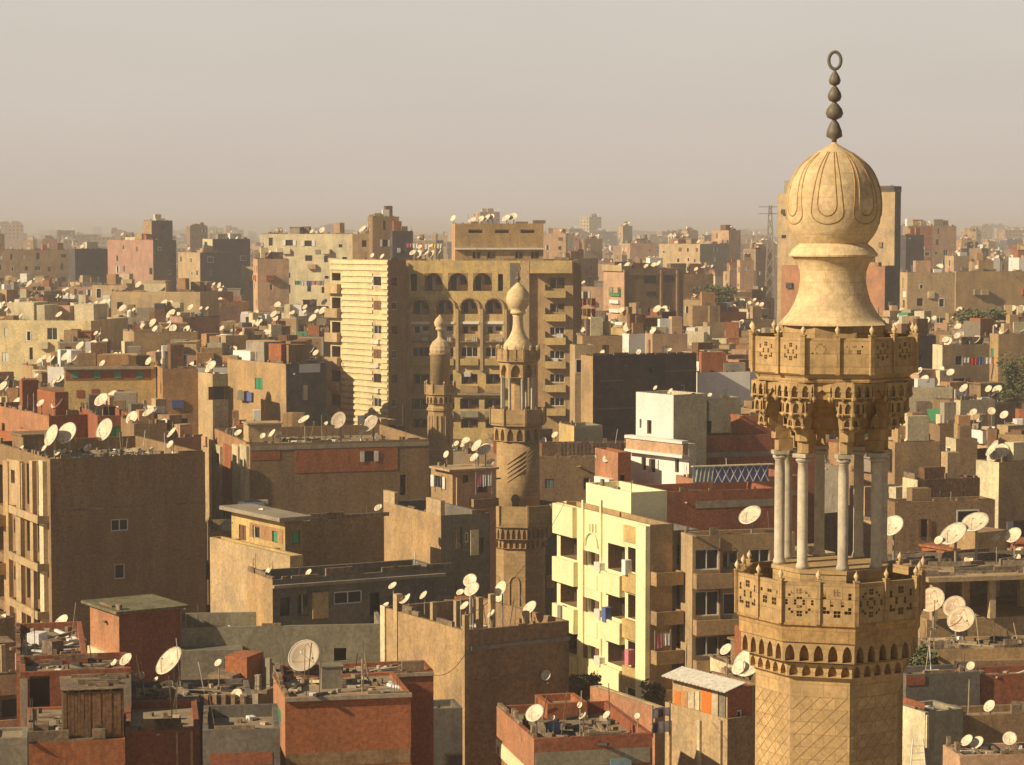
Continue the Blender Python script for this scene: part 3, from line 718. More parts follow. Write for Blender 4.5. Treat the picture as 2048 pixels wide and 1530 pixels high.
m2 = Minaret('slender stone minaret with pale onion top in front of the striped apartment block', 196, 1036, 640); Z = m2.z; q = lambda y: m2.z(y)
m2.lathe('shaft', [(57, 0), (57, Z(1098, 57))], 8, -75, 'stone', False)
nb = MB(); a = -75 + 22.5 + 45
for am in (-7.5, -52.5):
    ap = 57 * m2.s * cos(R(22.5)) + .02; ox, oy = m2.pt(ap, am); ex, ey = cos(R(am)), sin(R(am))
    zt = Z(1168, 57); hw = .42
    for sg in (-1, 1): nb.bar((ox + ex * hw * sg, oy + ey * hw * sg, zt - 4.5), (ox + ex * hw * sg, oy + ey * hw * sg, zt), .07, 6)
    pts = [(ox + ex * hw * cos(pi * j / 8), oy + ey * hw * cos(pi * j / 8), zt + .6 * sin(pi * j / 8)) for j in range(9)]
    for p_, q_ in zip(pts, pts[1:]): nb.bar(p_, q_, .07, 6)
nb.build('niche_moulding', MATS['stone'], m2.root)
m2.corbels('lower_niches', 62, 1080, 1098, -75, 8, 4, .3, 'stone'); m2.corbels('middle_niches', 71, 1056, 1080, -75, 8, 5, .35, 'stone')
m2.lathe('lower_cornice', [(60, Z(1057, 74)), (76, Z(1056, 76)), (77, Z(1048, 76)), (50, Z(1047, 76))], 8, -75, 'stone', False)
m2.balcony(76, 1014, 1050, -75, 8, [None], knob=False, m='stone', post=4, step=1)
m2.lathe('middle_shaft', [(44, Z(1049, 60)), (43, Z(884, 43))], 32, 0, 'stone')
rl = MB()
for k in range(5):
    for i in range(9):
        a, b = -30 + i * 9, -30 + (i + 1) * 9; z_ = lambda a: Z(965 - k * 9 - (a + 30) * .55, 43); rr = 43.4 * m2.s
        x0, y0 = m2.pt(rr, a); x1, y1 = m2.pt(rr, b); rl.bar((x0, y0, z_(a)), (x1, y1, z_(b)), .07, 5)
rl.build('strapwork', MATS['stone'], m2.root)
dr = MB(); x, y = m2.pt(43.2 * m2.s, -7); dr.box(-.28, .28, -.02, .05, Z(1016, 43), Z(1001, 43)); dr.lathe([(.01, 0), (.34, .0), (.34, .04), (.01, .05)], 16); 
d2 = MB(); d2.box(-.27, .27, -.03, .06, Z(1020, 43), Z(1002, 43)); n = len(d2.v); zz2 = Z(998, 43)
for p_ in range(10): a, b = 2*pi*p_/10, 2*pi*(p_+1)/10; d2.quad((0, -.05, zz2), (.36*cos(a), -.05, zz2 + .42*sin(a)), (.36*cos(b), -.05, zz2 + .42*sin(b)))
d2.build('opening', MATS['hole'], m2.root, (x, y, 0), R(-7))
m2.corbels('upper_niches', 50, 855, 884, -75, 8, 2, .4, 'stone')
m2.lathe('upper_cornice', [(44, Z(856, 54)), (57, Z(853, 56)), (57, Z(848, 56)), (30, Z(847, 56))], 8, -75, 'stone', False)
m2.balcony(57, 820, 850, -75, 8, [None], knob=False, m='stone', post=4, step=1)
zA, zB = Z(822, 33), Z(752, 33); cb = MB(); cb.lathe([(3.6*m2.s, zA), (3.2*m2.s, zA + .3), (3*m2.s, zB - .3), (5*m2.s, zB)], 10); cme2 = cb.mesh('column', MATS['marble'], smooth=True)
for i in range(8): x, y = m2.pt(33 * m2.s, -75 + 45 * i); inst('column', cme2, m2.root, (x, y, 0))
m2.lathe('pavilion_core', [(30, Z(850, 50)), (30, Z(824, 36)), (15, Z(823, 36)), (14, zB)], 8, -75, 'stone', False)
m2.corbels('pavilion_arches', 38, 726, 756, -75, 8, 1, .4, 'stone')
m2.lathe('top_cornice', [(34, Z(728, 42)), (44, Z(724, 43)), (45, Z(718, 44)), (25, Z(717, 44))], 8, -75, 'stone', False)
m2.balcony(44, 700, 720, -75, 8, [None], knob=True, m='stone', post=3.4, step=2)
m2.lathe('neck', [(29, Z(718, 40)), (29, q(690)), (24, q(682)), (17, q(672)), (12, q(660)), (10, q(646)), (10, q(634)), (12, q(628))], 32, 0, 'stonepale')
m2.lathe('dome', [(a, q(b)) for a, b in [(14, 628), (15.5, 626), (15, 622), (13, 620.5), (19, 615), (23, 605), (24, 596), (21, 585), (14, 576), (6, 569), (2, 565)]], 32, 0, 'stonepale')
fb = MB(); fb.lathe([(1.5*m2.s, q(566)), (2*m2.s, q(562)), (6*m2.s, q(558)), (5*m2.s, q(554)), (1.5*m2.s, q(551)), (2.5*m2.s, q(547)), (1*m2.s, q(543))], 10)
n = 14
for i in range(n):
    a, b = R(-250 + 320 * i / n), R(-250 + 320 * (i + 1) / n); f = lambda a: (5 * m2.s * cos(a), 0, q(537) + 5 * m2.s * sin(a)); fb.bar(f(a), f(b), 1.1 * m2.s, 5)
fb.build('finial', MATS['bronze'], m2.root)

m3 = Minaret('small weathered stone minaret with ribbed cap, left of the slender minaret', 262, 880, 650); Z = m3.z; q = lambda y: m3.z(y)
m3.lathe('shaft', [(27, 0), (27, Z(900, 27)), (25, Z(898, 25)), (25, Z(824, 25)), (28, Z(822, 27)), (28, Z(817, 27)), (25, Z(815, 25)), (25, Z(808, 25))], 8, -75, 'stone', False)
fl_ = MB()
for i in range(16): x, y = m3.pt(25.2 * m3.s * cos(R(22.5)) / cos(R((i * 22.5 + 11) % 45 - 22.5)), -75 + i * 22.5 + 11); fl_.bar((x, y, Z(890, 25)), (x, y, Z(832, 25)), .12, 6)
fl_.build('fluting', MATS['stone'], m3.root)
m3.corbels('niches', 29, 792, 808, -75, 8, 2, .35, 'stone'); m3.lathe('cornice', [(24, Z(793, 31)), (32, Z(790, 31)), (32, Z(786, 31)), (18, Z(785, 31))], 8, -75, 'stone', False)
m3.balcony(31, 770, 787, -75, 8, [None], knob=True, m='stone', post=3, step=1)
m3.lathe('upper_shaft', [(20, Z(787, 25)), (20, q(712)), (22, q(710)), (22.5, q(706)), (20, q(705))], 24, 0, 'stone')
m3.lathe('ribbed_cap', [(20, q(706)), (21.5, q(700)), (20.5, q(692)), (15, q(683)), (8, q(678)), (5, q(674)), (5, q(664)), (7, q(660))], 14, 0, 'stonepale', False)
m3.lathe('dome', [(7, q(660)), (9, q(659)), (9, q(657)), (7, q(656)), (11, q(651)), (12, q(645)), (9, q(638)), (3, q(632)), (.6, q(629))], 20, 0, 'stonepale')
MINPROT = [(1490, 1840, 280, 1530, 62), (962, 1112, 540, 1240, 196), (850, 912, 632, 930, 262)]
PROT += MINPROT
# ------------------------------------------------------------------ buildings read off the photograph
def H(label, short, D, xc, xl, xr, yt, yb, phi, m, **k):
    name = k.pop('name', 'house'); return Bld(name, label, short, D, xc, xl, xr, yt, yb, phi, m, **k)
def thing_box(name, label, cat, px, py, D, w_, d_, h_, m, rz=0, group=None, z=None):
    p = P(px, py, D); mb = MB(); mb.box(-w_/2, w_/2, 0, d_, 0, h_); o = mb.build(name, MATS[m] if m in MATS else mt(m), None, (p.x, p.y, p.z if z is None else z), R(rz)); return tag(o, label, cat, group)

# dark brown block, far left
b = H('dark brown windowless-sided block with cream columned side, at the left edge', 'the dark brown block at the left edge', 157, 100, -70, 410, 918, 1255, 27, 'brown', name='apartment_block', dl=15)
b.win('F', 222, 1038, 257, 1062, 'wx', .15); b.win('F', 229, 1128, 250, 1158, 'wx', .15)
b.panel('band', 'debris', 'F', 101, 1012, 408, 1015, .03); b.panel('band', 'debris', 'F', 101, 1105, 408, 1108, .03); b.panel('band', 'debris', 'F', 101, 1200, 408, 1203, .03)
for i, (y0, y1) in enumerate(((922, 1018), (1022, 1112), (1116, 1206), (1210, 1290))):
    for x0, x1 in ((54, 66), (-8, 8)): b.win('L', x0, y0 + 6, x1, y1 - 8, 'd', 1.2)
    b.win('L', 28, y0 + 18, 38, y0 + 45, 'sbframe', .15); b.win('L', 76, y0 + 8, 83, y1 - 6, 'o', .8)
    if i: b.balcony('L', -40, y0 - 4, 20, y0 + 14, 1.0, 'tan'); b.balcony('L', 40, y0 - 2, 98, y0 + 9, .8, 'sand')
for x0, x1, m_ in ((16, 26, 'tan'), (40, 50, 'sand'), (69, 75, 'sand'), (88, 96, 'cream')): b.panel('column', m_, 'L', x0, 921, x1, 1300, .3)
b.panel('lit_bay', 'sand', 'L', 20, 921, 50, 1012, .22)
b.finish('brown', 1.6)
for px, py, s_, k in ((136, 868, 44, 's'), (106, 872, 42, 's'), (212, 861, 44, 's'), (43, 898, 15, 's'), (90, 896, 16, 's'), (117, 905, 15, 's'), (128, 903, 13, 's'), (176, 896, 17, 's'), (245, 900, 13, 's'), (281, 906, 15, 's'), (304, 900, 13, 's'), (341, 889, 16, 's'), (346, 909, 14, 's'), (345, 866, 24, 's'), (208, 912, 13, 's')): b.dish(px, py, s_, k)
# brick-topped brown block behind
b2 = H('wide brown block with a red brick top band and one white-shuttered window', 'the wide brown block with the red brick top band', 190, 500, 408, 858, 888, 1040, 17.5, 'brown', name='apartment_block', dl=16)
b2.win('F', 729, 902, 748, 923, 'hwframe', .25); b2.panel('brick_infill', 'red', 'F', 590, 897, 795, 943, .03); b2.panel('brick_infill', 'red', 'F', 503, 899, 560, 920, .025)
b2.panel('band', 'conc', 'F', 500, 888, 858, 896, .05); b2.win('F', 800, 950, 812, 990, 'd', .8)
for x0, x1, m_ in ((412, 430, 'peach'), (433, 446, 'cream'), (470, 482, 'cream'), (486, 499, 'cream')): b2.panel('column', m_, 'L', x0, 890, x1, 1040, .25)
b2.panel('brick_infill', 'red', 'L', 447, 890, 469, 1000, .03); b2.win('L', 434, 905, 444, 930, 'o'); b2.win('L', 414, 960, 428, 990, 'o')
b2.finish('orange', 1.3)
for px, py, s_, k in ((545, 868, 20, 's'), (560, 873, 14, 's'), (526, 872, 12, 's'), (609, 840, 24, 's'), (680, 842, 34, 'n'), (745, 850, 36, 'n'), (722, 866, 13, 's'), (652, 848, 11, 's'), (477, 866, 16, 's'), (423, 868, 12, 's'), (437, 869, 13, 's')): b2.dish(px, py, s_, k)
# house with green shutters and neighbours
b = H('small orange and yellow house with green shutters under a pale flat slab', 'the small green-shuttered orange house', 142, 570, 463, 606, 1040, 1120, 34, 'brown')
b.panel('upper_wall', 'orange', 'L', 500, 1052, 566, 1080, .03); b.win('L', 545, 1062, 556, 1085, 'sgreen'); b.win('F', 584, 1062, 600, 1088, 'sgreen'); b.win('L', 506, 1052, 520, 1078, 'wx'); b.win('L', 478, 1050, 492, 1080, 'sbframe')
b.box('roof_slab', 'conc', -.7, b.w + .3, -.6, b.d + .3, b.zt - .02, b.zt + .22); b.balcony('L', 480, 1086, 560, 1108, .7, 'ochre')
b.finish('ochre', .8, shed=False); b.dish(521, 1022, 13); b.dish(470, 1020, 12)
bx = H('yellow ochre lower house part under the green-shuttered house, with plank lean-to', 'the ochre house below the green shutters', 138, 580, 420, 606, 1112, 1160, 34, 'ochre'); bx.auto('L', p=.5); bx.finish('sand', 1.6); bx.dish(459, 1125, 18); bx.dish(488, 1130, 11); bx.dish(447, 1120, 10)
b = H('long brown wall in shade with rubble along its top, left of the lit orange wall', 'the shaded brown wall house', 147, 592, 570, 768, 1043, 1148, 27, 'brown', dl=9); b.finish(None, 2.2, shed=False); b.dish(757, 1016, 17)
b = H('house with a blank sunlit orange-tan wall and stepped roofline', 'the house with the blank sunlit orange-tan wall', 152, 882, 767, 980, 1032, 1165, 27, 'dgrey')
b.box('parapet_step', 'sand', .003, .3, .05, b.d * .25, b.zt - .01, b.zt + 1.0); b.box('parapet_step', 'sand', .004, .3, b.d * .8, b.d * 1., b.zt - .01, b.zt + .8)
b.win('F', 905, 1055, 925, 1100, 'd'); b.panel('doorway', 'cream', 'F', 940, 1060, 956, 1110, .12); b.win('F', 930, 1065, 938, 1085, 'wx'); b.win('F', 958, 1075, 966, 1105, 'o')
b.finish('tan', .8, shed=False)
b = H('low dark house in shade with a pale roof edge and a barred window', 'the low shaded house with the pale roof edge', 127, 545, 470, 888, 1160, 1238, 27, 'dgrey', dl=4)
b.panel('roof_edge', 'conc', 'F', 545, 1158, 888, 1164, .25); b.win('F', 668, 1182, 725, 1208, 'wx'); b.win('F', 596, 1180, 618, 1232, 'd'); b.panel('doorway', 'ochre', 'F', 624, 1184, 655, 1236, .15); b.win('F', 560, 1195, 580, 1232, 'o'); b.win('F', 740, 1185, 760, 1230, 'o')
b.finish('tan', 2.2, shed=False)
for px, py, s_ in ((786, 1173, 17), (537, 1142, 13), (618, 1145, 14), (620, 1212, 15), (653, 1215, 14), (673, 1214, 15), (690, 1214, 14), (697, 1215, 12)): b.dish(px, py, s_)
# grey wall + large tan house in the centre foreground
b = H('long plain grey-olive rendered wall with one small dark window, centre left', 'the long grey-olive wall', 124, 362, 340, 766, 1256, 1362, 7, 'olive', dl=5, name='apartment_block')
b.win('F', 668, 1296, 693, 1322, 'o', .3); b.win('F', 512, 1314, 519, 1340, 'o', .3); b.win('F', 480, 1312, 500, 1342, 'bx', .3); b.panel('low_annexe', 'grey', 'F', 362, 1292, 485, 1362, 1.3); b.finish(None, .5, shed=False); b.dish(457, 1256, 10)
hc = H('large tan house with a bare sloping lit gable wall and tall corner pillar', 'the large tan house in the centre foreground', 116, 930, 762, 1138, 1262, 1530, 31, 'brown', name='apartment_block', ph=1.3)
hc.box('pillar', 'tan', -.05, .22, -.05, .22, 0, hc.zt + .8); hc.box('pillar', 'cream', -.1, .16, hc.d - .6, hc.d - .1, hc.zt - 3.2, hc.zt + .1); hc.box('pillar', 'sand', -.06, .3, hc.d - 1.9, hc.d - 1.5, 0, hc.zt + .9)
hc.panel('band', 'debris', 'F', 945, 1350, 1100, 1353, .03); hc.box('ledge', 'conc', .3, hc.w, -.12, -.002, hc.zt - 1.0, hc.zt - .8)
for x, y, h_ in ((2.2, 1.2, 2.2), (4.4, 1.5, 1.1), (1.2, 3, 1.7), (3.4, 4.5, 1.5), (.25, hc.d * .42, 1.6)): hc.box('pillar', 'sand', x, x + .28, y, y + .28, hc.zt - 1.29, hc.zt - 1.3 + h_ + .6)
hc.finish('tan', .9, shed=False)
for px, py, s_ in ((848, 1191, 19), (808, 1200, 20), (794, 1202, 16), (772, 1210, 14), (786, 1172, 18), (816, 1196, 17)):
    hc.dish(px, py, s_)
for px, py, s_, D_ in ((945, 1180, 32, 117.4), (941, 1162, 28, 118.4), (930, 1212, 20, 117.0), (1003, 1178, 30, 119), (983, 1229, 22, 118), (1061, 1217, 31, 121), (1092, 1351, 22, 116), (921, 1185, 16, 118.6)):
    p = P(px, py, D_); 
    if px == 1092:
        yw = hc.Cy + hc.u('F', 1092, 1351) * sin(hc.phi) - .42; pw = P(1092, 1351, yw); dish(pw, .52, pw.z - .38, 's', hc, px); wb = MB(); uw = hc.u('F', 1092, 1351); wb.box(uw - .03, uw + .03, -.45, 0, pw.z - .4, pw.z - .34); wb.build('wall_bracket', MATS['steel'], hc.root)
    else: dish(p, s_ * D_ / F, hc.rz, 's', hc, px)
# red rooftop tower
b = H('red-orange rooftop box with a greenish overhanging roof slab', 'the red rooftop box', 122, 238, 180, 360, 1226, 1345, 33, 'maroon', name='rooftop_room'); sl = MB()
sl.box(-.35, b.w + .35, -.45, b.d + .4, b.zt - b.zb, b.zt - b.zb + .14); sl.build('roof_slab', mat('mossroof', (.24,.22,.12), 'plaster', var=.5), b.root)
b.panel('stair_beam', 'cream', 'L', 182, 1300, 234, 1316, .2); b.finish('salmon', 1.0, shed=False); MATS['red1'] = MATS['salmon']
# left foreground roofs
b = H('low brick house with grey boards and debris roof, bottom left', 'the low debris-roofed brick house at bottom left', 100, 32, -60, 176, 1322, 1372, 12, 'maroon', dl=10, ph=.35); b.panel('boards', 'greywood', 'F', 34, 1322, 125, 1352, .06); b.finish('tan', 2.6, shed=False)
b = H('brick house behind the plank coop with a thin pale roof line', 'the brick house behind the plank coop', 97, 40, -20, 262, 1345, 1490, 12, 'maroon', dl=4, ph=.3); b.win('F', 60, 1352, 100, 1440, 'o', .9); b.frame('F', 'conc'); b.finish('sand', 1.2, shed=False)
for px, py, s_ in ((228, 1325, 14), (236, 1340, 16), (247, 1343, 12), (256, 1345, 11), (253, 1320, 28)): b.dish(px, py, s_)
base = H('brick base wall carrying the plank coop, bottom left corner', 'the brick base wall under the plank coop', 90, 57, 45, 250, 1486, 1530, 12, 'red', dl=7, ph=.1); base.finish('salmon', 2.0, shed=False)
# plank coop standing on the base wall
p = P(128, 1482, 90.6); cp = empty('plank_coop', (p.x, p.y, base.zt), R(12)); tag(cp, 'rust-brown vertical plank coop standing on the brick base wall', 'coop')
zt_ = P(128, 1384, 90.6).z - base.zt; k_ = ray(128, 1384)[0]; cw = (ray(247, 1384)[0] * p.y - p.x) / (cos(R(12)) - ray(247, 1384)[0] * sin(R(12)))
rg = random.Random(8)
def planks(nm, ax, L, off, z0, z1, m):
    mb = MB(); u = 0
    while u < L - .02:
        w_ = min(rg.uniform(.11, .2), L - u); a, c = rg.uniform(0, .05), rg.uniform(-.05, .06)
        if ax == 'x': mb.box(u, u + w_ - .012, off - rg.uniform(.02, .045), off, z0 + a, z1 + c)
        else: mb.box(off - rg.uniform(.02, .045), off, u, u + w_ - .012, z0 + a, z1 + c)
        u += w_
    return mb.build(nm, MATS[m], cp)
planks('front_boards', 'x', cw, 0, 0, zt_, 'wood'); planks('side_boards', 'y', 2.6, 0, 0, zt_, 'greywood')
mb = MB(); mb.box(.0, cw, .0, 2.6, .02, zt_ - .06); mb.build('box', MATS['wood'], cp)
mb = MB(); mb.box(-.1, cw + .1, -.12, 2.8, zt_ + .062, zt_ + .1); 
for i in range(14): x, y = rg.uniform(.2, cw - .4), rg.uniform(.2, 2.4); mb.box(x, x + rg.uniform(.3, .9), y, y + .15, zt_ + .1, zt_ + rg.uniform(.14, .3))
mb.build('roof', MATS['debris'], cp)
b = H('grey block with a dusty top at the very bottom left corner', 'the grey block at the bottom left corner', 85, -20, -60, 54, 1478, 1530, 10, 'grey', dl=2, ph=.1); b.finish(None, 1, shed=False)
# middle foreground
b = H('low grey-brown house with a long rubble roof, beside the plank coop', 'the low grey-brown house with the long rubble roof', 101, 262, 250, 505, 1402, 1470, 9, 'dgrey', dl=4.5, ph=.25)
b.panel('pipe', 'ycream', 'F', 326, 1408, 334, 1462, .12); b.panel('coping', 'conc', 'F', 262, 1399, 400, 1405, .1)
for x in (408, 425, 443, 462, 480): b.panel('buttress', 'peach', 'F', x, 1388, x + 8, 1470, .16)
b.finish('maroon', 2.4, shed=False)
for px, py, s_, k in ((342, 1325, 62, 's'), (284, 1352, 15, 's'), (270, 1352, 13, 's'), (312, 1360, 14, 's'), (437, 1326, 16, 's')): 
    pp_ = P(px, py, 105.5); dish(pp_, s_ * 105.5 / F, b.rz, k, b, px)
for px, py, s_ in ((474, 1391, 26), (488, 1397, 22)): b.dish(px, py, s_)
b = H('dark red brick wall house with two pale posts, bottom edge left of centre', 'the dark red house with two pale posts', 93, 250, 240, 400, 1462, 1530, 9, 'maroon', dl=6, ph=.3); b.panel('post', 'peach', 'F', 381, 1462, 386, 1530, .08); b.panel('post', 'peach', 'F', 352, 1462, 356, 1530, .08); b.finish(None, 1, shed=False)
b = H('grey and red patched wall house at the bottom edge, left of the brick house', 'the grey and red patched house at the bottom edge', 91, 405, 400, 560, 1461, 1530, 7, 'dgrey', dl=5, ph=.5); b.panel('brick_patch', 'maroon', 'F', 420, 1505, 545, 1530, .02); b.finish(None, 1, shed=False)
b = H('broad rubble-covered roof block behind the red brick house, centre foreground', 'the broad rubble roof behind the red brick house', 103.2, 560, 500, 867, 1352, 1530, 11.5, 'maroon', dl=2.6, ph=.2); b.panel('slab_edge', 'conc', 'F', 560, 1349, 867, 1356, .12); b.finish('salmon', 2.6, shed=False)
hr = H('plain red brick house with rough slab edge, bottom centre', 'the plain red brick house at bottom centre', 98, 570, 525, 822, 1396, 1530, 11.5, 'red', dl=5, ph=.12)
hr.panel('slab_edge', 'conc', 'F', 566, 1390, 824, 1398, .14); hr.panel('band', 'brown', 'F', 571, 1502, 820, 1530, .02); hr.win('L', 553, 1415, 562, 1445, 'sgreen'); hr.finish('salmon', 2.4, shed=False)
# concrete block on its roof, and the big net dish
pb_ = P(662, 1378, 101); o = MB(); o.box(-.45, .45, -.4, .4, 0, .95); o.cm = 0; o.box(-.5, .5, -.45, .45, .95, 1.0)
tag(o.build('chimney_block', mt('grey'), None, (pb_.x, pb_.y, hr.rz), R(11.5)), 'square grey rendered chimney block on the roof of the red brick house', 'chimney')
dish(P(612, 1315, 103.5), 66 * 103.5 / F, hr.rz, 'n', hr, 612, az=22, el=32)
b = H('dark back wall house in deep shade behind the red brick house', 'the dark house between the brick house and the tan house', 109, 822, 815, 925, 1420, 1530, 11.5, 'dgrey', dl=4, ph=.3); b.finish(None, 1, shed=False)
# bottom centre right
b = H('dark red brick house with dishes and a yellowish lower storey, bottom centre right', 'the dark red dish-topped house, bottom centre right', 95, 1068, 965, 1305, 1478, 1530, 13, 'maroon', ph=.5, dl=7)
b.panel('lower_wall', 'olive', 'F', 1070, 1500, 1300, 1530, .03); b.panel('lower_wall', 'ycream', 'L', 975, 1500, 1060, 1530, .03); b.win('L', 990, 1490, 1000, 1528, 'd'); b.panel('shop_sign', 'bluegrey', 'F', 1220, 1517, 1262, 1530, .08); b.finish('salmon', 2.0, shed=False)
b.dish(978, 1407, 30)
for px, py, s_ in ((1071, 1428, 38), (1166, 1432, 17), (1214, 1430, 17), (1106, 1436, 11), (1160, 1410, 12), (1275, 1432, 12)): dish(P(px, py, 97.5), s_ * 97.5 / F, b.rz, 's', b, px)
tk = MB(); tk.lathe([(.0, 0), (.28, 0), (.28, .5), (.2, .58), (.1, .6)], 14); pt_ = P(1108, 1452, 98); tag(tk.build('water_barrel', MATS['tank'], None, (pt_.x, pt_.y, b.rz), smooth=True), 'small blue barrel among the dishes on the dark red roof', 'barrel')
b = H('low red wall house behind the dish-topped dark red house', 'the low red wall behind the dish-topped house', 101, 1095, 1080, 1175, 1408, 1470, 14, 'red', dl=4, ph=.3); b.finish(None, 1.5, shed=False)
b = H('orange and tan low house below the yellow balcony block, with rubble roof', 'the low orange house below the yellow block', 112, 1310, 1180, 1330, 1416, 1470, 28, 'sand', ph=.4); b.finish('salmon', 2, shed=False)
# tan house with coloured boards
hb = H('tan house with orange and grey boarded windows under a white corrugated canopy', 'the tan house with coloured boards', 103, 1455, 1330, 1506, 1438, 1530, 33, 'brown', ph=.2)
for x in (1338, 1398, 1440): hb.panel('pilaster', 'cream' if x == 1398 else 'sand', 'L', x, 1440, x + 5, 1530, .12)
hb.finish('sand', .6, shed=False)
b = H('boarded top storey with orange shutters under a white corrugated canopy', 'the boarded storey', 103.2, 1455, 1345, 1504, 1378, 1438, 33, 'maroon', ph=.2, prot=False)
for i, (x0, x1, m_) in enumerate(((1350, 1362, 'clothorange'), (1363, 1377, 'orange'), (1378, 1390, 'paleboard'), (1391, 1400, 'cream'), (1405, 1424, 'clothorange'), (1425, 1438, 'paleboard'), (1440, 1452, 'grey'))): b.panel('shutter', m_, 'L', x0, 1382, x1, 1436, .05 + .01 * (i % 3))
b.win('F', 1474, 1420, 1486, 1440, 'wx'); b.finish('sand', .3, shed=False); merge(b, hb)
cn = MB(); L_ = b.d + .6; n = int(L_ / .14)
for i in range(n):
    u = -.4 + L_ * i / n; z0 = .02 * (i % 2); cn.quad((-.5, u, b.zt + .0 + z0), (-.5, u + L_ / n, b.zt + .02 - z0), (.7, u + L_ / n, b.zt + .32 + .02 - z0), (.7, u, b.zt + .32 + z0)); cn.quad((-.5, u, b.zt - .03 + z0), (.7, u, b.zt + .29 + z0), (.7, u + L_ / n, b.zt + .31 - z0), (-.5, u + L_ / n, b.zt - .01 - z0))
cn.build('canopy', mat('corrugated', (.74,.70,.60), 'metal', rough=.6, var=.3), hb.root)
b = H('upper tan box room with a blank lit wall beside the minaret', 'the tan box room beside the minaret', 107, 1500, 1395, 1530, 1372, 1440, 33, 'brown', ph=.4); b.finish('tan', 1.5, shed=False); b.dish(1453, 1300, 26)
hb.dish(1349, 1410, 21)
# yellow balcony block
by = H('bright pale-yellow apartment block with stacked box balconies and arched centre strip', 'the pale-yellow balcony block', 138, 1300, 1114, 1345, 1050, 1405, 24, 'tan', name='apartment_block', ph=1.2)
for i in range(4):
    dy = 94 * i
    if i < 4:
        by.win('L', 1121, 1074 + dy, 1154, 1116 + dy, 'dbrownscreen', 1.0); by.balcony('L', 1113, 1118 + dy, 1156, 1162 + dy, .32, 'ycream')  # loggia shade is painted on the dark back panel
        by.win('L', 1176, 1104 + dy, 1192, 1132 + dy, 'hbframe', .25); by.panel('band', 'ycream', 'L', 1172, 1148 + dy, 1195, 1178 + dy, .05)
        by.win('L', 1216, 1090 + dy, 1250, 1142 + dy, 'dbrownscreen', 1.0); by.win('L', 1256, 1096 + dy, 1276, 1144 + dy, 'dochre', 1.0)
        by.balcony('L', 1212, 1146 + dy, 1250, 1184 + dy, .38, 'ycream'); by.panel('balcony_dim_side', 'ochre', 'L', 1251, 1146 + dy, 1278, 1184 + dy, .25)  # ochre panel paints the balcony side that gets less sun
by.panel('band', 'ochre', 'L', 1248, 1052, 1278, 1086, .05); by.panel('parapet_front', 'ycream', 'L', 1113, 1010, 1154, 1070, .32)  # top ochre band likewise paints the less sunlit side
for x in (1166, 1202): by.panel('pilaster', 'ycream', 'L', x, 1000, x + 3, 1405, .12)
by.panel('corner_pilaster', 'ycream', 'L', 1280, 1050, 1300, 1405, .3)
for x in (1179, 1185, 1191): by.panel('slot', 'ochre', 'L', x, 1048, x + 2, 1066, .04)
am_ = MB(); mf = by.M('L'); a_, c_ = by.u('L', 1172, 1080), by.u('L', 1197, 1080); a_, c_ = min(a_, c_), max(a_, c_); zz_ = by.z('L', (a_ + c_) / 2, 1094)
pts = [(-.08, (a_ + c_) / 2 + (c_ - a_) / 2 * cos(pi * j / 10), zz_ + .9 * sin(pi * j / 10)) for j in range(11)]
for p_, q_ in zip(pts, pts[1:]): am_.bar(p_, q_, .05, 5)
am_.build('arch_moulding', mt('ycream'), by.root)
by.finish('ycream', 1.2, shed=False); by.dish(1128, 1008, 14)
rm = H('pale yellow rooftop room above the yellow balcony block', 'the pale yellow rooftop room', 144, 1262, 1172, 1266, 985, 1050, 24, 'ycream', name='rooftop_room', wr=2.5); rm.finish(None, .8, shed=False)
# brown balconied block right of it
b = H('weathered brown block with irregular cluttered balconies, right of the yellow block', 'the weathered cluttered-balcony block', 139, 1345, 1296, 1400, 1062, 1410, 24, 'dgrey', name='apartment_block')
for i in range(4): b.balcony('F', 1296, 1140 + 78 * i, 1350, 1162 + 78 * i, 1.1, 'tan'); b.win('F', 1354, 1085 + 80 * i, 1380, 1130 + 80 * i, 'd', .9)
for i in range(4): b.balcony('L', 1300, 1128 + 80 * i, 1342, 1156 + 80 * i, .9, ['tan', 'grey', 'tan', 'brown'][i], rail=i in (1,)); b.win('L', 1302, 1080 + 80 * i, 1325, 1120 + 80 * i, 'd', .8)
b.finish('sand', 1.4)
b.dish(1356, 1303, 17)
b = H('tan block with white-framed glazed balconies, half hidden by the minaret', 'the tan block with white-framed glazing', 137, 1385, 1383, 1590, 1072, 1345, 16, 'tan', name='apartment_block', dl=9)
for i, (y0, y1) in enumerate(((1098, 1140), (1182, 1232), (1272, 1312))):
    b.win('F', 1390, y0, 1438, y1, 'wx', .3); b.win('F', 1446, y0 + 4, 1475, y1 - 2, 'd' if i == 0 else 'wx', .3); b.win('F', 1500, y0, 1540, y1, 'wx', .3)
    b.balcony('F', 1386, y1 + 3, 1560, y1 + 28, .6, 'tan')
b.panel('drainpipe', 'bframe', 'F', 1438, 1075, 1441, 1345, .12); b.finish('sand', 1.8); b.dish(1502, 1033, 46)
b.dish(1452, 1300, 27)
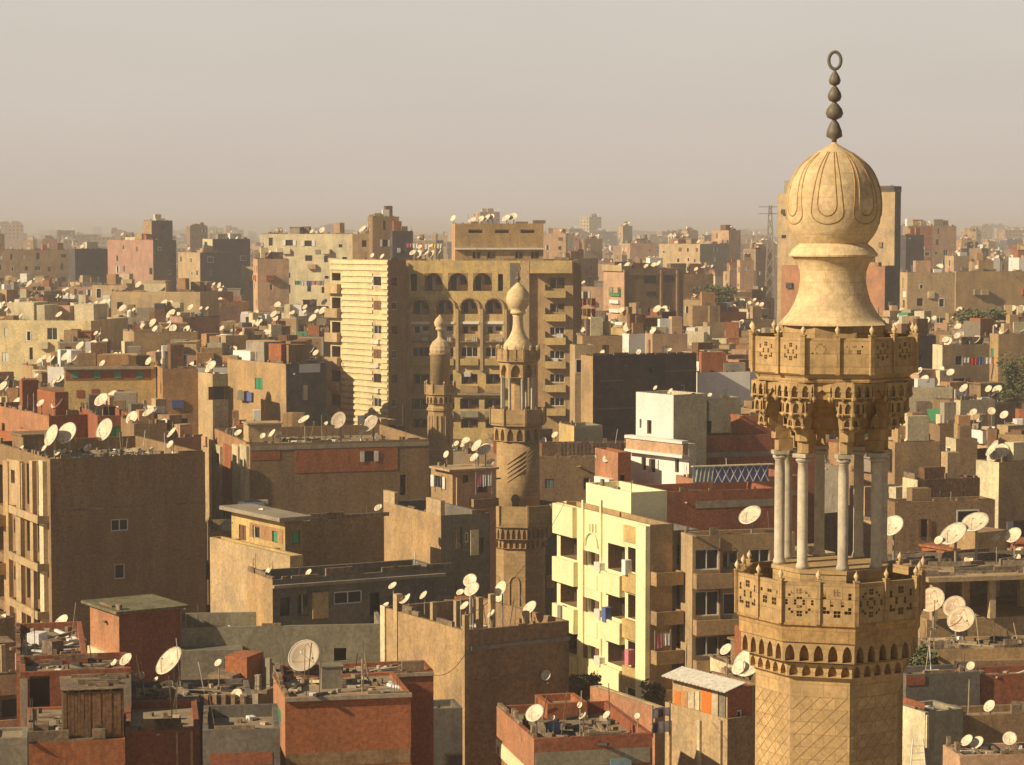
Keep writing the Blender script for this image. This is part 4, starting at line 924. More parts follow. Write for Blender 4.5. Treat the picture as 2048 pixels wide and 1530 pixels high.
# red brick with concrete bands
b = H('red brick block with grey concrete bands and an orange sunlit parapet', 'the banded red brick block', 160, 1303, 1254, 1552, 985, 1075, 17, 'maroon', name='apartment_block', dl=8)
b.panel('band', 'grey', 'F', 1392, 1000, 1552, 1014, .03); b.win('L', 1266, 995, 1282, 1018, 'o', .3, 2, .3); b.finish('peach', 1.0, shed=False)
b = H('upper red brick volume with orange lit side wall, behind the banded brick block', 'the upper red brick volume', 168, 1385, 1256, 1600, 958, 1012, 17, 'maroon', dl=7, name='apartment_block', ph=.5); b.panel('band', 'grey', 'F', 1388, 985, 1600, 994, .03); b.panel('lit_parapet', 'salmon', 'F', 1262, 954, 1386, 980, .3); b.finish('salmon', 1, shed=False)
# lattice fence screen with blue
fz = P(1386, 958, 165); ft = empty('roof_screen', (fz.x, fz.y, b.zt), R(17)); tag(ft, 'dark blue roof screen with white diamond lattice on the red brick roof', 'screen')
Lf = (ray(1537, 950)[0] * fz.y - fz.x) / (cos(R(17)) - ray(1537, 950)[0] * sin(R(17))); hf = 1.15
mb = MB(); mb.box(1.6, Lf, 0, .05, 0, hf); mb.build('cloth_panel', MATS['clothblue'], ft); mb = MB(); mb.box(0, 1.55, 0, .05, .05, hf); mb.build('pale_panel', MATS['bluegrey'], ft)
mb = MB(); n = 7
for i in range(n):
    x0, x1 = 1.6 + (Lf - 1.6) * i / n, 1.6 + (Lf - 1.6) * (i + 1) / n; mb.bar((x0, -.03, 0), (x1, -.03, hf), .03, 4); mb.bar((x0, -.03, hf), (x1, -.03, 0), .03, 4)
for i in range(5): mb.bar((.2 + i * .3, -.03, .1), (.35 + i * .3, -.03, hf), .04, 4)
mb.build('lattice', MATS['wframe'], ft); mb = MB(); mb.box(-.05, Lf + .4, -.12, .3, hf, hf + .08); mb.build('top_rail', mt('cream'), ft)
b = H('red brick house with grey floor band behind the blue roof screen', 'the red brick house behind the blue screen', 174, 1386, 1384, 1640, 872, 960, 15, 'maroon', dl=8); b.panel('band', 'grey', 'F', 1388, 903, 1640, 912, .03); b.finish(None, 1.2)
# white house
hw_ = H('white house with orange balcony band and tall rooftop tower', 'the white house with the orange balcony band', 170, 1378, 1262, 1392, 888, 965, 36, 'cream', name='house', ph=.6)
hw_.panel('balcony_band', 'peach', 'L', 1262, 882, 1376, 905, .5); hw_.panel('band', 'white', 'L', 1260, 903, 1377, 909, .62); hw_.panel('band', 'white', 'L', 1260, 875, 1377, 881, .62)
hw_.win('L', 1283, 915, 1292, 940, 'o'); hw_.win('L', 1350, 918, 1358, 945, 'o'); hw_.win('L', 1300, 918, 1312, 945, 'h' + 'wframe'); hw_.finish('white', 1, shed=False)
tw = H('white rooftop tower', 'the white tower', 172, 1347, 1272, 1352, 790, 882, 36, 'cream', prot=False, ph=.5, wr=3.2); tw.win('L', 1294, 840, 1303, 868, 'bx'); tw.win('L', 1279, 838, 1283, 856, 'o'); tw.finish('white', .5, shed=False); merge(tw, hw_); PROT.append((1270, 1390, 785, 890, 170))
tw.dish(1341, 783, 13); tw.dish(1311, 776, 10)
b = H('plain grey rendered house with one dark doorway, right of the white tower', 'the plain grey rendered house', 180, 1350, 1340, 1482, 797, 880, 14, 'grey', dl=9); b.win('F', 1414, 842, 1424, 870, 'o'); b.panel('seam', 'dgrey', 'F', 1411, 799, 1413, 880, .04); b.finish(None, 1.3)
b.dish(1420, 790, 9); b.dish(1385, 790, 8)
b = H('low round-topped red clay wall house between the grey house and the minaret', 'the low red clay house', 176, 1480, 1478, 1580, 832, 880, 14, 'red', dl=7); b.finish(None, 1.2)
# small brick house with white window, centre
b = H('narrow red brick house with a white-framed window bay', 'the narrow red brick house with the white bay', 171, 1236, 1190, 1262, 905, 990, 22, 'red'); b.panel('white_bay', 'white', 'L', 1198, 955, 1228, 985, .4); b.win('F', 1240, 950, 1250, 970, 'o'); b.finish('salmon', 1.5, shed=False)
b.dish(1215, 917, 19); b.dish(1196, 912, 12)
b = H('brown brick house with small pale blue window, right of the slender minaret', 'the brown house with the pale blue window', 204, 1078, 1070, 1192, 918, 1060, 10, 'brown', dl=9); b.win('F', 1090, 958, 1108, 976, 'sbluegrey'); b.win('F', 1166, 955, 1180, 980, 'wx'); b.finish(None, 1.8, shed=False)
b = H('plank fence terrace house above the brown house with the pale blue window', 'the plank-fenced terrace house', 211, 1084, 1078, 1262, 888, 925, 10, 'wood', dl=6); 
for i in range(16): b.panel('plank', 'wood' if i % 2 else 'greywood', 'F', 1117 + i * 8, 886, 1123 + i * 8, 915, .06)
b.finish(None, 1.6)
b = H('shaded house behind the slender minaret foot, left of the yellow block', 'the shaded house at the slender minaret foot', 203, 1060, 1055, 1118, 1022, 1260, 10, 'dgrey', dl=6); b.auto('F', p=.4); b.panel('awning_cloth', 'ochre', 'F', 1092, 1150, 1108, 1175, .3); b.finish(None, 1.5, shed=False)
# houses with laundry left of the slender minaret
b = H('tan house with hanging cloths and open shutters, left of the slender minaret', 'the tan house with hanging cloths', 168, 905, 862, 992, 942, 1060, 28, 'peach'); b.win('F', 952, 950, 975, 985, 'd', .7); b.win('F', 925, 950, 937, 965, 'o'); b.win('L', 870, 952, 885, 975, 'h' + 'wframe'); b.balcony('F', 940, 996, 990, 1008, .6, 'brown'); b.panel('pilaster', 'sand', 'F', 912, 955, 918, 1010, .15); b.win('F', 888+10, 960, 908, 1010, 'dochre', .4); b.box('roof_slab', 'sand', -.5, b.w, -.5, b.d * .8, b.zt + .003, b.zt + .15); b.finish('tan', 2.2, shed=False)
for px, py, s_ in ((955, 892, 26), (970, 900, 27), (950, 915, 20), (893, 909, 14), (982, 925, 16)): b.dish(px, py, s_)
b = H('ochre wall house with a small pale doorway, below the cloth-hung house', 'the ochre house with the pale doorway', 158, 952, 925, 966, 1042, 1130, 20, 'dgrey', prot=False); b.auto('L', p=.5); b.finish('sand', 1, shed=False)
# dark block
b = H('large windowless near-black block in full shade, centre right', 'the near-black shaded block', 222, 1186, 1162, 1393, 712, 868, 28, 'shadedark', name='apartment_block')  # deep shade painted into the near-black front, lit side stays tan
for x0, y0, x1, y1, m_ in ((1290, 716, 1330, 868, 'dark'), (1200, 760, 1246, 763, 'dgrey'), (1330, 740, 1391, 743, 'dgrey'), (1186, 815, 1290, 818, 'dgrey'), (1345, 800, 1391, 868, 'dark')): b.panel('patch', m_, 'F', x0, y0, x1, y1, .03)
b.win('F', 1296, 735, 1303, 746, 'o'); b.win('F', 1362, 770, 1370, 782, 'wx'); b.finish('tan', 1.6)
for px, py, s_ in ((1205, 706, 12), (1278, 704, 11), (1250, 700, 9), (1340, 700, 9)): b.dish(px, py, s_)
b = H('pale yellow-tan block with long roof edge, left of the near-black block', 'the pale tan block left of the near-black block', 234, 1150, 1150, 1190, 690, 850, 12, 'sand', dl=9); b.auto('F', p=.6, far=True); b.finish(None, 1)
b = H('small green cloth-walled hut below the near-black block', 'the green hut', 214, 1148, 1118, 1205, 852, 888, 20, 'olive', name='rooftop_room'); b.panel('green_sheet', 'clothgreen' if 0 else 'olive', 'F', 1148, 855, 1205, 884, .05); b.finish('ochre', 1.3, shed=False)
# ---------------- striped apartment block
ap = H('large ochre apartment block with striped curved tower and arcaded balconies', 'the striped ochre apartment block', 288, 812, 800, 1146, 521, 880, -4, 'ochre', name='apartment_block', dl=16, ph=.8, prot=False)
PROT.append((657, 1160, 515, 878, 284))
for c_, hw in ((833, 0), (867, 18), (916, 20), (965, 19), (1004, 0)):
    if hw: ap.win('F', c_ - hw, 546, c_ + hw, 582, 'dpeach', 1.2, 1, .45)
ap.win('F', 822, 548, 834, 582, 'd', 1.2); ap.win('F', 996, 548, 1006, 582, 'd', 1.2)
for c_ in (842, 890, 939, 988):
    ap.win('F', c_ - 17, 600, c_ + 17, 628, 'dpeach', 1.2, 1, .2)
    ap.win('F', c_ - 17, 650, c_ + 17, 668, 'd' + ('peach' if c_ % 2 else 'wframe'), .7); ap.win('F', c_ - 17, 694, c_ + 17, 714, 'wx', .5)
    ap.win('F', c_ - 16, 748, c_ + 16, 768, 'd', .8); ap.win('F', c_ - 19, 797, c_ + 19, 818, 'ddebris', 1.0); ap.win('F', c_ - 17, 838, c_ + 17, 856, 'd', .8)
    ap.panel('band', 'white', 'F', c_ - 19, 643, c_ + 19, 648, .12)
    ap.balcony('F', c_ - 18, 671, c_ + 18, 682, .5, 'brown', rail=True); ap.balcony('F', c_ - 18, 717, c_ + 18, 728, .5, 'ochre'); ap.balcony('F', c_ - 17, 771, c_ + 17, 783, .5, 'tan')
    ap.balcony('F', c_ - 18, 822, c_ + 18, 832, .5, 'olive')
    am_ = MB(); a_, z1_ = ap.u('F', c_, 600), ap.z('F', 5, 596); h_ = 20 * 288 / F; pts = [(a_ + h_ * cos(pi * j / 12), -.16, z1_ - h_ + h_ * 1.05 * sin(pi * j / 12)) for j in range(13)]
    for p_, q_ in zip(pts, pts[1:]): am_.bar(p_, q_, .13, 4)
    am_.build('arch_moulding', mt('sand'), ap.root)
for x in (817, 866, 914.5, 963.5, 1011): ap.panel('pilaster', 'sand', 'F', x - 3, 618, x + 3, 742, .42)
ap.panel('corner_pilaster', 'sand', 'F', 813, 526, 818, 878, .3)
ap.panel('ledge', 'conc', 'F', 915, 786, 1010, 790, .5)
ap.panel('recess_shade', 'dgrey', 'F', 1020, 526, 1040, 878, .05); ap.panel('pier', 'sand', 'F', 1041, 521, 1059, 878, .6)  # dark strip on the flat front paints the shaded recess
ap.panel('overhang', 'ochre', 'F', 1061, 521, 1145, 546, 1.3); ap.panel('wing_wall', 'tan', 'F', 1060, 549, 1146, 880, .03)
for i in range(6):
    y = 560 + 47 * i; ap.win('F', 1100, y - (5 if i == 0 else 0), 1129, y + 17, 'wx' if i > 1 else 'd', .5)
    ap.balcony('F', 1091, y + 21, 1132, y + 33, .9, 'ochre'); ap.panel('balcony_strip', 'sand', 'F', 1087, y + 8, 1091, y + 33, .9)  # narrow sand-coloured strip beside each balcony
ap.finish('ochre', 1.2, shed=False)
wr_ = H('x', 'x', 287.5, 1146, 1144, 1163, 526, 880, 14, 'brown', prot=False, dl=10); wr_.finish(None, 0, shed=False); merge(wr_, ap)
tw = H('x', 'x', 284, 776, 660, 812, 520, 880, 38, 'brown', prot=False, ph=.5)
for i in range(8):
    y = 553 + 48.6 * i; tw.win('L', 747, y, 763, y + 18, ['fx', 'sbframe', 'wx', 'sbframe', 'bx', 'wx', 'sbframe', 'wx'][i], .2); tw.win('F', 783, y + 2, 794, y + 18, 'wx' if i % 2 else 'o', .2)
    tw.win('L', 664, y + 42, 681, y + 64, 'd', 1.0)
    if i == 0: tw.win('L', 664, y - 7, 681, y + 8, 'd', 1.0)
    tw.balcony('L', 658, y + 15, 683, y + 31, .7, 'sand')
st_ = MB(); y = 522
while y < 880:
    ya, yb_ = y, y + 6.5; a_, c_ = tw.u('L', 776, y), tw.u('L', 684 if y > 545 else 661, y); z1_, z0_ = tw.z('L', 4, ya), tw.z('L', 4, yb_)
    segs = [(a_, c_)]
    for h in tw.H['L']:
        if h[2] < z1_ + .1 and h[3] > z0_ - .1:
            segs = [q_ for s0, s1 in segs for q_ in ((s0, min(s1, h[0] - .12)), (max(s0, h[1] + .12), s1)) if q_[1] - q_[0] > .1]
    for s0, s1 in segs: tw.panelu('', 'cream', 'L', s0, s1, z0_, z1_, .14, st_)
    y += 12.2
st_.build('stripes', mat('stripepaint', (.86,.75,.45), 'paint'), tw.root)
tw.finish('yellow', .6, shed=False); merge(tw, ap); tw.root = ap.root
pn = H('x', 'x', 297, 910, 897, 1087, 447, 520, 4.5, 'tan', prot=False, dl=8)
for x in (937, 990, 1041): pn.win('F', x, 459, x + 28, 466, 'o', .3)
pn.panel('band', 'white', 'F', 910, 496, 1087, 499, .5); 
for x in (945, 975, 1030, 1062): pn.win('F', x, 503, x + 16, 517, 'd', .3)
pn.finish('peach', .8, shed=False); merge(pn, ap); PROT.append((895, 1090, 425, 520, 290))
for px, py, s_ in ((907, 437, 13), (945, 441, 17), (963, 438, 13), (975, 436, 17), (1013, 437, 19), (1027, 434, 19), (984, 434, 12)): pn.dish(px, py, s_)
for px, py, s_ in ((800, 515, 18), (826, 506, 14), (838, 508, 16), (850, 506, 17), (864, 508, 16), (878, 506, 15), (840, 494, 10), (862, 492, 10), (812, 496, 10)): ap.dish(px, py, s_)
for px, py, s_ in ((765, 513, 11), (745, 511, 9)): tw.dish(px, py, s_)
tw.short = ap.short; pn.short = ap.short
# air conditioners fixed to the block
ac = MB(); ac.box(-.4, .4, -.35, 0, 0, .55); acm = ac.mesh('air_conditioner', MATS['acunit'])
def acu(bd, face, px, py):
    u = bd.u(face, px, py); z_ = bd.z(face, u, py); o = inst('air_conditioner', acm)
    lx, ly = (u, -.01) if face == 'F' else (-.01, u); X, Y = bd.local(lx, ly); o.parent = bd.root
    rel = bd.root.matrix_basis.inverted() @ Matrix.Translation((X, Y, z_ + bd.zb)) @ Matrix.Rotation(bd.phi - (0 if face == 'F' else pi / 2), 4, 'Z'); o.matrix_basis = rel
for y in (688, 735, 786, 836): acu(tw, 'L', 757, y)
for x, y in ((850, 683), (897, 682), (948, 683), (1000, 684), (935, 753), (1120, 676), (1110, 725)): acu(ap, 'F', x, y)

def deco(b, rr, zm, far, front=True, rooms=3):
    H_, w_, d_, mk = b.zt - b.zb, b.w, b.d, b.m; zz_ = H_ - 2.9
    while zz_ > zm and front:           # small balconies, patches and cloths on the fronts
        for face, W in (('F', w_), ('L', d_)):
            if W < 2.6: continue
            for i in range(int(W / 2.8)):
                q_ = rr.random(); u_ = rr.uniform(.3, W - 1.9)
                if q_ < .2: b.balcony(face, u_, zz_ - .9, u_ + rr.uniform(1.1, 1.8), zz_ - .1, rr.uniform(.4, .9), rr.choice([mk, 'sand', 'peach', 'grey', 'cream', 'red']), px=False, rail=rr.random() < .2 and not far)
                elif q_ < .36: b.panelu('cloth' if q_ < .3 else 'patch', rr.choice(['clothwhite', 'clothwhite', 'clothpink', 'clothblue', 'clothred', 'clothgrey', 'clothorange']) if q_ < .3 else rr.choice(['cream', 'brown', 'peach', 'grey']), face, u_, u_ + rr.uniform(.4, 1.4), zz_ - rr.uniform(.9, 1.3), zz_ - .2, rr.uniform(.06, .3))
        zz_ -= 3.0
    for i in range(rr.randint(1, rooms)):             # rooftop rooms and lofts
        rw, rd2, rh = rr.uniform(1.0, max(1.2, min(4, w_ * .5))), rr.uniform(.8, max(1, d_ * .4)), rr.uniform(.5, 2.4)
        if w_ < rw + .8 or d_ < rd2 + .8: continue
        x_, y_ = rr.uniform(.3, w_ - rw - .3), rr.uniform(.3, d_ - rd2 - .3)
        b.box('roof_room', rr.choice(['brown', 'tan', 'debris', 'red'] if b.D < 150 else ['tan', 'brown', 'peach', 'wood', 'greywood', 'cream', 'red', 'conc', 'orange', 'white', 'clothgreen' if rr.random() < .15 else 'sand']), x_, x_ + rw, y_, y_ + rd2, b.rz - b.zb, H_ + rh)
for y in (1082, 1176, 1270): acu(by, 'L', 1204, y + 60)
for x, y, m_ in ((1264, 1120, 'clothwhite'), (1224, 1215, 'clothblue'), (1134, 1212, 'clothgrey'), (1270, 1300, 'clothpink')): by.panelu('cloth', m_, 'L', *(lambda u, z_: (u, u + .5, z_ - .9, z_))(by.u('L', x, y), by.z('L', by.u('L', x, y), y)), .45)
def cable(a, b_, sag, label):
    p, q_ = P(*a), P(*b_); mb = MB(); n = 14; pts = [(p.x + (q_.x - p.x) * i / n, p.y + (q_.y - p.y) * i / n, p.z + (q_.z - p.z) * i / n - sag * 4 * (i / n) * (1 - i / n)) for i in range(n + 1)]
    for u, v_ in zip(pts, pts[1:]): mb.bar(u, v_, .014, 4)
    tag(mb.build('cable', MATS['blackmetal']), label, 'cable')
cable((262, 1352, 99), (640, 1340, 102), .7, 'thin dark cable sagging from the plank coop roof to the chimney block')
cable((935, 1232, 116), (1128, 1008, 140), .9, 'thin dark cable sagging from the tan house corner pillar to the yellow block')
cable((868, 1350, 104), (935, 1300, 116), .4, 'short dark cable running from the rubble roof to the tan house')
cable((1300, 1448, 96), (1345, 1400, 103), .3, 'short dark cable between the dark red house and the white canopy')
# ---------------- mid distance and skyline, left
def simple(label, short, D, xc, xl, xr, yt, yb, phi, m, mL=None, p=.7, far=True, dishes=0, fr=False, fl=3.0, dl=None, clutter=1, name='apartment_block', **k):
    b = H(label, short, D, xc, xl, xr, yt, yb, phi, m, dl=dl, name=name, **k); rg = random.Random(int(xc * 3 + D))
    b.auto('F', p=p, far=far, rng=rg, fl=fl, zmin=max(0, b.z('F', b.w / 2, yb) - 3)); b.auto('L', p=p, far=far, rng=rg, fl=fl, zmin=max(0, b.z('F', 0, yb) - 3))
    if fr: b.frame('FL')
    b.finish(mL, clutter * 1.3, rng=rg); deco(b, rg, max(0, b.z('F', b.w / 2, yb) - 1), D > 420, p > 0 and D < 520, 5 if D < 450 else 3)
    for i in range(dishes):
        D_ = rg.uniform(.8, b.d * .7); x_ = rg.uniform(.4, b.w - .4); X, Y = b.local(x_, D_); q_ = topx(X, Y, b.rz + 1.2); dm = rg.uniform(.7, 1.35)
        dish(Vector((X, Y, b.rz + rg.uniform(1.1, 1.9))), dm, b.rz, 's', b, q_[0], parts=b.D < 250)
    return b
simple('yellow block with green-shuttered red upper storey and long flat roof, left', 'the yellow block with the red green-shuttered storey', 236, 128, 118, 312, 735, 832, 8, 'ochre', p=0, dishes=3, dl=10)
B_ = BL[-1]; 
for x0, x1, y0, y1, m_ in ((131, 302, 740, 760, 'maroon'),): B_.panel('upper_storey', m_, 'F', x0, y0, x1, y1, .04)
gs = MB()
for x in (150, 195, 236, 279):
    a_, c_, z0_, z1_ = B_.rect('F', x - 7, 743, x + 7, 756); gs = MB(); gs.box(a_, c_, -.1, -.045, z0_, z1_); gs.build('shutter', MATS['green'], B_.root)
B_.panel('roof_edge', 'conc', 'F', 126, 733, 308, 738, .5)
for x, y in ((190, 785), (240, 787), (160, 787)): a_, c_, z0_, z1_ = B_.rect('F', x - 7, y - 7, x + 7, y + 8); gs = MB(); gs.box(a_, c_, -.06, -.01, z0_, z1_); gs.build('shutter', MATS['redwood'], B_.root)
simple('orange rendered house with square dark windows, right of the red green-shuttered storey', 'the orange house with square windows', 232, 325, 308, 396, 738, 880, 14, 'orange', p=.8, dishes=3, far=False)
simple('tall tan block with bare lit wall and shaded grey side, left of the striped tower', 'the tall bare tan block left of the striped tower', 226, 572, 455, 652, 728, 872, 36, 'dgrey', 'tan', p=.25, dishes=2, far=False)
B_ = BL[-1]; B_.panel('white_patch', 'white', 'F', 598, 728, 640, 745, .05); B_.panel('white_patch', 'cream', 'F', 605, 770, 612, 800, .3)
simple('cream-columned narrow house between the orange house and the bare tan block', 'the cream-columned narrow house', 224, 425, 396, 456, 748, 880, 30, 'yellow', 'sand', p=.6, dishes=2, far=False)
simple('shaded maroon house with a bright red balcony row, left edge', 'the maroon house with the red balconies', 196, 98, -30, 190, 832, 912, 30, 'maroon', 'salmon', p=.8, dishes=3, far=False)
B_ = BL[-1]; B_.balcony('L', 0, 862, 40, 885, .5, 'red'); B_.balcony('L', 45, 860, 92, 880, .5, 'salmon')
simple('dark maroon house with a small lit window behind the dark brown block', 'the dark maroon house behind the dark brown block', 192, 195, 160, 268, 832, 905, 18, 'maroon', p=.3, dishes=1, far=False)
simple('brown lean-to house with planks behind the dark brown block roof', 'the brown lean-to house', 186, 268, 236, 334, 848, 905, 18, 'brown', p=.3, dishes=2, far=False)
simple('long yellow-cream building with boxy rooftop rooms, far left', 'the long yellow-cream building', 330, -10, -20, 182, 640, 680, -12, 'yellow', p=.9, dishes=2, dl=14)
B_ = BL[-1]
for x0, x1, y0 in ((0, 44, 603), (50, 66, 608), (126, 165, 606)):
    a_, c_ = B_.u('F', x0, y0), B_.u('F', x1, y0); z1_ = P(x0, y0, 338).z; B_.box('roof_room', 'cream', a_, c_, 4, 9, B_.rz, z1_)
simple('sandy block with a long blank top and rooftop boxes, upper left', 'the sandy block with rooftop boxes', 385, 222, 215, 400, 583, 640, -10, 'sand', p=.45, dishes=3, dl=10)
simple('brown house with a white roof edge below the sandy block', 'the brown house with the white roof edge', 290, 268, 230, 395, 665, 705, 12, 'tan', p=.6, dishes=5, dl=10)
simple('wide flat-fronted beige block with rows of small windows, skyline far left', 'the wide beige block on the left skyline', 640, -40, -60, 137, 500, 612, 15, 'tan', p=.95, dishes=0, dl=20, clutter=2)
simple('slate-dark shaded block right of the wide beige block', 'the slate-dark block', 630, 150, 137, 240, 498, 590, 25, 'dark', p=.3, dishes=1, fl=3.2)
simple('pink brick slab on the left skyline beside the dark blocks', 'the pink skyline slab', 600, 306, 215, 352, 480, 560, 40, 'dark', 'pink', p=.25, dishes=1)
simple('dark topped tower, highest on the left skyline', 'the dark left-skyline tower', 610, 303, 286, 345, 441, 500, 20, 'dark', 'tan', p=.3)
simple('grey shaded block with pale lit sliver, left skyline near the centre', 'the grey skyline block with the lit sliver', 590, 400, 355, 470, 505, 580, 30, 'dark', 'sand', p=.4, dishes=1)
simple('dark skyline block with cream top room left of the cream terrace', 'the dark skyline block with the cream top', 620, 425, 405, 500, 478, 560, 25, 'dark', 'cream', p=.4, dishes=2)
simple('long cream-white apartment terrace with regular windows, skyline centre left', 'the cream-white terrace', 470, 528, 520, 702, 468, 560, -14, 'cream', p=1, dishes=2, dl=10)
simple('beige stepped block behind the striped tower', 'the beige stepped block behind the striped tower', 440, 705, 700, 800, 468, 530, 8, 'sand', p=.7, dishes=3, dl=10)
simple('unfinished brown roof tower above the striped apartment block', 'the unfinished roof tower', 436, 745, 735, 798, 433, 480, 12, 'brown', p=.7, dl=6, clutter=2)
simple('dark shaded block with pale roof junk behind the striped apartment block', 'the dark block behind the striped apartment block', 430, 785, 780, 826, 462, 520, 15, 'dark', p=.3, dl=8, clutter=2)
simple('orange-brown house left of the cream terrace', 'the orange-brown house left of the cream terrace', 430, 515, 500, 578, 518, 580, 12, 'peach', p=.7, dishes=1, dl=8)
# right of the apartment block
simple('tall brown block with pale corner piers and a green cloth balcony, centre right skyline', 'the tall brown block with pale piers', 372, 1248, 1207, 1367, 537, 664, 20, 'brown', 'peach', p=.12, dishes=6)
B_ = BL[-1]
for x in (1246, 1320, 1352): B_.panel('pier', 'peach', 'F', x, 540, x + 4, 662, .15)
for x0, x1, y0, y1 in ((1288, 1312, 551, 566), (1329, 1347, 550, 564), (1293, 1312, 583, 592), (1296, 1308, 616, 624)):
    a_, c_, z0_, z1_ = B_.rect('F', x0, y0, x1, y1); g_ = MB(); g_.box(a_, c_, -.05, -.01, z0_, z1_); g_.build('window', MATS['hole'], B_.root)
B_.panel('band', 'grey', 'F', 1250, 547, 1365, 550, .1); B_.panel('green_cloth', 'clothgreen', 'L', 1221, 577, 1242, 592, .3); B_.panel('top_band', 'sand', 'L', 1207, 530, 1247, 542, .3)
for y in (600, 618, 640): B_.panel('hanging_cloth', 'clothwhite', 'L', 1222, y, 1240, y + 7, .35)
simple('tan stepped block right of the tall brown block', 'the tan stepped block', 340, 1385, 1383, 1440, 612, 690, 12, 'tan', p=.15, dl=8)
simple('lower tan cube beside the tan stepped block', 'the lower tan cube', 335, 1415, 1413, 1450, 645, 690, 12, 'tan', p=.1, dl=6)
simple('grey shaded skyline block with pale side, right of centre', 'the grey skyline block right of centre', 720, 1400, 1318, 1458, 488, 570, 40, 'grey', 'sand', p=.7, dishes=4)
simple('banded pink-grey block on the skyline, right of centre', 'the banded pink-grey skyline block', 800, 1260, 1210, 1312, 487, 530, 12, 'peach', p=.9, dishes=2, dl=12)
simple('orange slot-windowed block near the pylon', 'the orange slot-windowed block', 520, 1480, 1475, 1508, 520, 585, 12, 'peach', p=1, dl=8)
simple('twin ochre-fronted houses with pale columns, behind the near-black block', 'the twin ochre-fronted houses', 262, 1305, 1290, 1375, 668, 712, 14, 'peach', p=.9, dishes=2, dl=9, far=False)
simple('pink-trimmed white house behind the near-black block', 'the pink-trimmed white house', 270, 1258, 1245, 1300, 668, 712, 18, 'white', p=.7, dishes=4, dl=9, far=False)
simple('ochre and brown house with white roof ledge below the red laundry', 'the ochre house with the white ledge', 250, 1165, 1155, 1245, 672, 712, 14, 'tan', p=.7, dishes=4, dl=9, far=False)
simple('white low building with orange tower beside the near minaret', 'the white low building by the near minaret', 230, 1395, 1390, 1500, 745, 800, 12, 'white', p=.2, dishes=2, dl=9)
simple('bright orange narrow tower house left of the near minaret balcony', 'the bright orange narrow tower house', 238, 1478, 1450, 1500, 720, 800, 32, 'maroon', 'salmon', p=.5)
# behind the near minaret
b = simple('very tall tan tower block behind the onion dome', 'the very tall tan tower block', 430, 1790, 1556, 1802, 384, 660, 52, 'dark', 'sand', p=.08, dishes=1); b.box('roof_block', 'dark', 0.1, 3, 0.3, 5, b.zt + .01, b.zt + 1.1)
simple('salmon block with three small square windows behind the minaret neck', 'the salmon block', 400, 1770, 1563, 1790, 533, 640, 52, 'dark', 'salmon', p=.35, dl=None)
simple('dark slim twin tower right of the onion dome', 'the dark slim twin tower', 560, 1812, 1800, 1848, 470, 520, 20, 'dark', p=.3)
simple('beige block with framed orange centre panel, right of the minaret neck', 'the beige block with the orange centre panel', 380, 1815, 1800, 1910, 545, 620, 8, 'sand', p=.9, dishes=2, dl=9)
simple('wide blank tan block on the right skyline', 'the wide blank tan block on the right', 395, 1912, 1905, 2080, 543, 600, 10, 'tan', p=.05, dishes=3, dl=9)
simple('red-topped tan house at the right edge, above the palm', 'the red-topped tan house at the right edge', 262, 1997, 1990, 2090, 668, 850, 14, 'tan', p=.3, dishes=3, dl=9, far=False)
simple('white and tan house with laundry, right of the upper gallery', 'the white and tan house right of the upper gallery', 268, 1885, 1872, 1998, 690, 800, 20, 'sand', 'cream', p=.8, dishes=5, dl=9, far=False)
simple('dark navy shaded house touching the upper gallery', 'the dark navy shaded house', 275, 1800, 1795, 1872, 672, 760, 22, 'dark', p=.2, dl=9)
simple('white-roofed low house at the right of the muqarnas', 'the white-roofed low house', 225, 1815, 1812, 1905, 775, 850, 12, 'cream', p=.5, dishes=1, dl=9, far=False)
simple('brown house with a green awning, right of the column pavilion', 'the brown house with the green awning', 205, 1880, 1862, 1925, 850, 950, 16, 'brown', p=.4, dishes=2, far=False)
gm = MB(); pg = P(1862, 842, 207); gm.quad((0, 0, 0), (2.2, 0, .1), (2.2, 2.2, 1.0), (0, 2.2, .9)); gm.quad((0, 0, -.04), (0, 2.2, .86), (2.2, 2.2, .96), (2.2, 0, .06)); tag(gm.build('awning', MATS['clothgreen'], None, tuple(pg)), 'green sheet awning sloping over a roof right of the column pavilion', 'awning')
simple('brown block with a pale vertical pipe, right of the green-awning house', 'the brown block with the pale pipe', 196, 1912, 1905, 1955, 878, 960, 12, 'brown', 'cream', p=.15, dl=8, far=False)
simple('cream-topped tan brick block at the right edge with a line of small dishes', 'the cream-topped brick block at the right edge', 178, 1998, 1952, 2090, 925, 1062, 30, 'tan', 'cream', p=.3, dishes=5, far=False)
simple('tan house with white shutters, right of the pavilion columns', 'the tan house with white shutters', 185, 1790, 1775, 1880, 885, 1000, 16, 'tan', p=.5, dishes=1, dl=8, far=False)
simple('long shaded brown house behind the big dishes on the right', 'the long shaded house behind the big dishes', 160, 1790, 1785, 1990, 1005, 1090, 14, 'brown', p=.35, dl=8, far=False)
simple('pale roof house with orange plank front, right', 'the pale-roofed plank-front house', 172, 1835, 1815, 1960, 960, 1010, 20, 'wood', 'cream', p=.6, dl=7, far=False)
